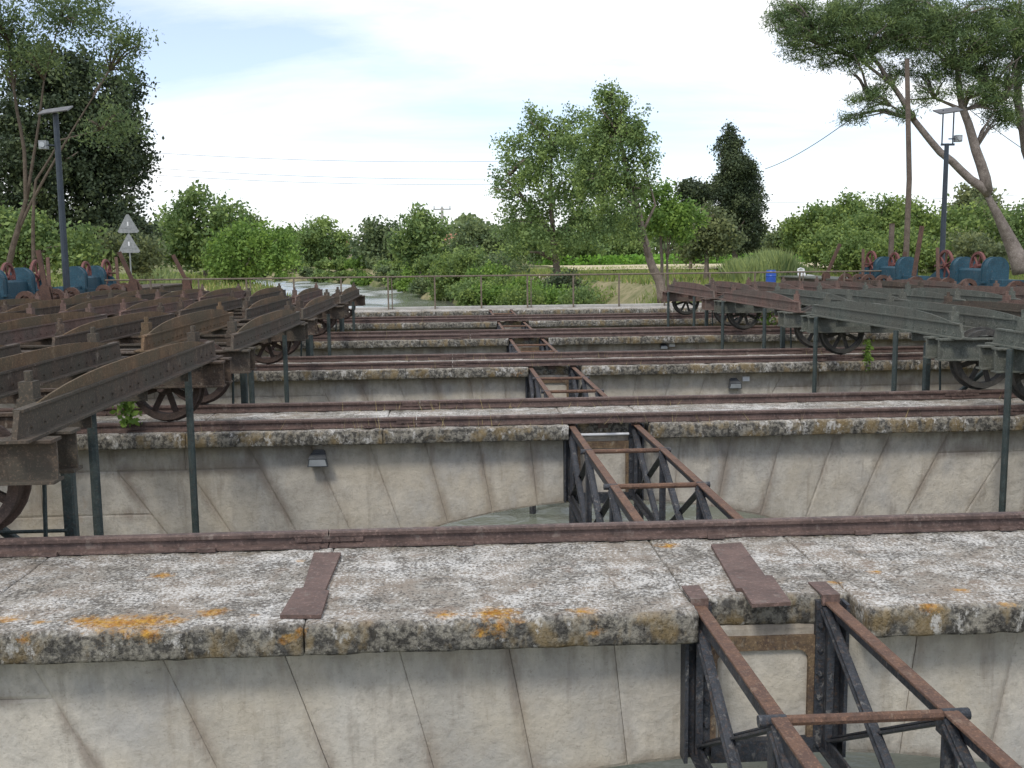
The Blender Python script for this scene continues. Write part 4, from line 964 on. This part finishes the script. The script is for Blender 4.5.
# reeds
def reeds(name, label, px0, px1, py, Y, hgt, n, mat):
    a, b = at(px0, py, Y).x, at(px1, py, Y).x; c = (a+b)/2
    x = rng.uniform(a, b, n)-c; y = rng.uniform(-2.5, 2.5, n); hh = hgt*rng.uniform(.55, 1.1, n)*(.72+.28*np.sin(x*1.7+Y)*np.sin(x*.9+1))*(1-.3*np.abs(x/((b-a)/2))**4)
    V = []; F = []; T = []
    for i in range(n):
        l = rng.normal(0, .16, 2)*hh[i]; z0 = rng.uniform(0, .45)*hh[i]; w_ = .035*Y/46
        V += [(x[i]-w_, y[i], z0), (x[i]+w_, y[i], z0), (x[i]+l[0]*.4+w_, y[i]+l[1]*.4, (z0+hh[i])/2), (x[i]+l[0]*.4-w_, y[i]+l[1]*.4, (z0+hh[i])/2), (x[i]+l[0], y[i]+l[1], hh[i])]
        o = 5*i; F += [(o, o+1, o+2, o+3), (o+3, o+2, o+4)]; T += [rng.uniform()]*5
    me = bpy.data.meshes.new(name); me.from_pydata(V, [], F); me.update(); me.materials.append(M[mat])
    me.attributes.new('tint', 'FLOAT', 'POINT').data.foreach_set('value', np.array(T, dtype=np.float32))
    o = link(name, me, None, (c, Y, gz(c, Y)-.03)); tag(o, label, 'reeds'); stuff(o)
reeds('reeds', 'tall pale green reeds behind the blue barrel', 733, 802, 275, 58, 2.0, 5000, 'reed')
reeds('reeds', 'pale reeds between the triangle signs and the broad tree', 146, 180, 276, 60, 1.7, 1500, 'reed')
# grass on the banks: many single blades, nobody could count them
def grass(name, label, boxes, n, hgt, mat):
    V = []; F = []; T = []
    for (x0, x1, y0, y1), m in boxes:
        for i in range(m):
            x, y = rng.uniform(x0, x1), rng.uniform(y0, y1)
            if noise.noise((x*.35, y*.25, 2)) < -.12 or abs(x-canal_x(y)) < canal_hw(y)+.6: continue
            z = gz(x, y)-.02; h_ = hgt*rng.uniform(.5, 1.3); w_ = .0007*y; l = rng.normal(0, .3, 2)*h_
            o = len(V); V += [(x-w_, y, z), (x+w_, y, z), (x+l[0], y+l[1], z+h_)]; F.append((o, o+1, o+2)); T += [rng.uniform()]*3
    me = bpy.data.meshes.new(name); me.from_pydata(V, [], F); me.update(); me.materials.append(M[mat])
    me.attributes.new('tint', 'FLOAT', 'POINT').data.foreach_set('value', np.array(T, dtype=np.float32))
    stuff(tag(link(name, me), label, 'grass'))
grass('dry_grass', 'dry straw coloured grass on the banks beyond the handrail', [((3, 30, 40, 100), 3000), ((-45, -8, 44, 100), 4000), ((18, 50, 36, 70), 2000)], 0, .32, 'straw')
grass('green_grass', 'green grass tufts on the banks beyond the handrail', [((3, 34, 40, 110), 16000), ((-45, -8, 40, 110), 16000), ((16, 50, 30, 75), 9000)], 0, .42, 'grassblade')
# vineyard rows and the far wood
xs_, T_ = [], []
for row in range(12):
    n = 1500; x = rng.uniform(14, 75, n); xs_.append(np.stack([x, 150+row*4+rng.normal(0, .4, n), rng.uniform(.1, 1.5, n)], 1))
C = np.concatenate(xs_); o = link('vineyard', leaf_mesh('vineyard', C, rng.uniform(0, 1, len(C)), .5, .7, M['vine'])); stuff(tag(o, 'bright green vine rows in the field behind the trees', 'vineyard'))
n = 60000; x = rng.uniform(-330, 330, n); hh = 8.5+3.5*np.sin(x*.045)+2.5*np.sin(x*.13+1)+1.5*np.sin(x*.37)
C = np.stack([x, 300+rng.uniform(-14, 14, n), hh*rng.uniform(0, 1, n)**.7], 1)
o = link('far_wood', leaf_mesh('far_wood', C, rng.uniform(0, 1, n), 1.6, .7, M['leaf_far'])); stuff(tag(o, 'distant line of trees along the horizon', 'wood'))
# weeds growing from the walls
def weed(px, py, Y, hgt, wd, n, leaf, label):
    p = at(px, py, Y); r = thing('weed', (p.x, Y, p.z), label, 'weed', 'weeds on the arches')
    C = np.stack([rng.normal(0, wd, n), rng.normal(0, wd*.6, n)-.03, rng.uniform(.02, hgt, n)], 1)
    link('foliage', leaf_mesh('weed', C, rng.uniform(0, 1, n), leaf, .7, M['leaf_bright']), r)
    t = MB()
    for q in range(4): t.tube([(0, 0, 0), (random.uniform(-wd, wd), -.03, hgt*.9)], [.006, .003], 5)
    t.build('stem', M['leaf_bright'], r)
weed(130, 427, YA[1]+.04, .26, .055, 130, .055, 'small bright green weed under the spoked wheel beside the guide rods')
weed(866, 372, YA[2]+.05, .5, .04, 130, .06, 'thin upright green weed in front of a spoked wheel on the grey green carriages')
weed(768, 326, YA[3]+.05, .38, .09, 130, .07, 'bushy green weed in front of a spoked wheel on the reddish carriages')
V = []; F = []; T = []
for q in range(420):
    k = random.choice((1, 1, 1, 2, 2, 3, 4)); x = random.choice((random.uniform(-3.5, 6.5), random.gauss(2.2, .8), random.gauss(-.5, .6))); y = YA[k] + random.choice((.04, .06, .21, 1.2, 1.24)) + random.gauss(0, .015)
    h_ = random.uniform(.03, .22)*random.uniform(.4, 1); a = random.uniform(0, 6.28); dx, dy = .003*math.cos(a), .003*math.sin(a); lx, ly = random.gauss(0, .35)*h_, random.gauss(0, .3)*h_
    o = len(V); V += [(x-dx, y-dy, .0), (x+dx, y+dy, .0), (x+lx, y+ly, h_)]; F.append((o, o+1, o+2)); T += [random.random()]*3
me = bpy.data.meshes.new('dry_stems'); me.from_pydata(V, [], F); me.update(); me.materials.append(M['straw'])
me.attributes.new('tint', 'FLOAT', 'POINT').data.foreach_set('value', np.array(T, dtype=np.float32))
stuff(tag(link('dry_stems', me), 'thin dry stems sprouting along the rails on the copings', 'dry stems'))
# houses far behind the trees
def house(px, py0, py1, wpx, Y, label):
    a, b = at(px, py0, Y), at(px, py1, Y); wd = wpx*Y/FPX; H = b.z
    r = thing('house', (a.x, Y, -.1), label, 'house', 'far houses')
    MB().box(-wd/2, wd/2, 0, 6, 0, H).build('wall', M['plaster'], r)
    MB().extr([(-.4, H), (6.4, H), (3, H+1.6)], (-wd/2-.3, 0, 0), (wd+.6, 0, 0), (0, 1, 0), (0, 0, 1)).build('roof', M['roof'], r)
    for e in (-.28, .25):
        wn = MB().box(e*wd-.4, e*wd+.4, -.05, .02, H*.45, H*.75).build('window', M['white'], r); MB().box(e*wd-.3, e*wd+.3, -.07, -.05, H*.48, H*.72).build('pane', M['lampbody'], wn)
house(336, 258, 246, 26, 210, 'tan house glimpsed through trees over the canal bend')
house(458, 258, 240, 30, 230, 'pale house glimpsed behind the utility pole')
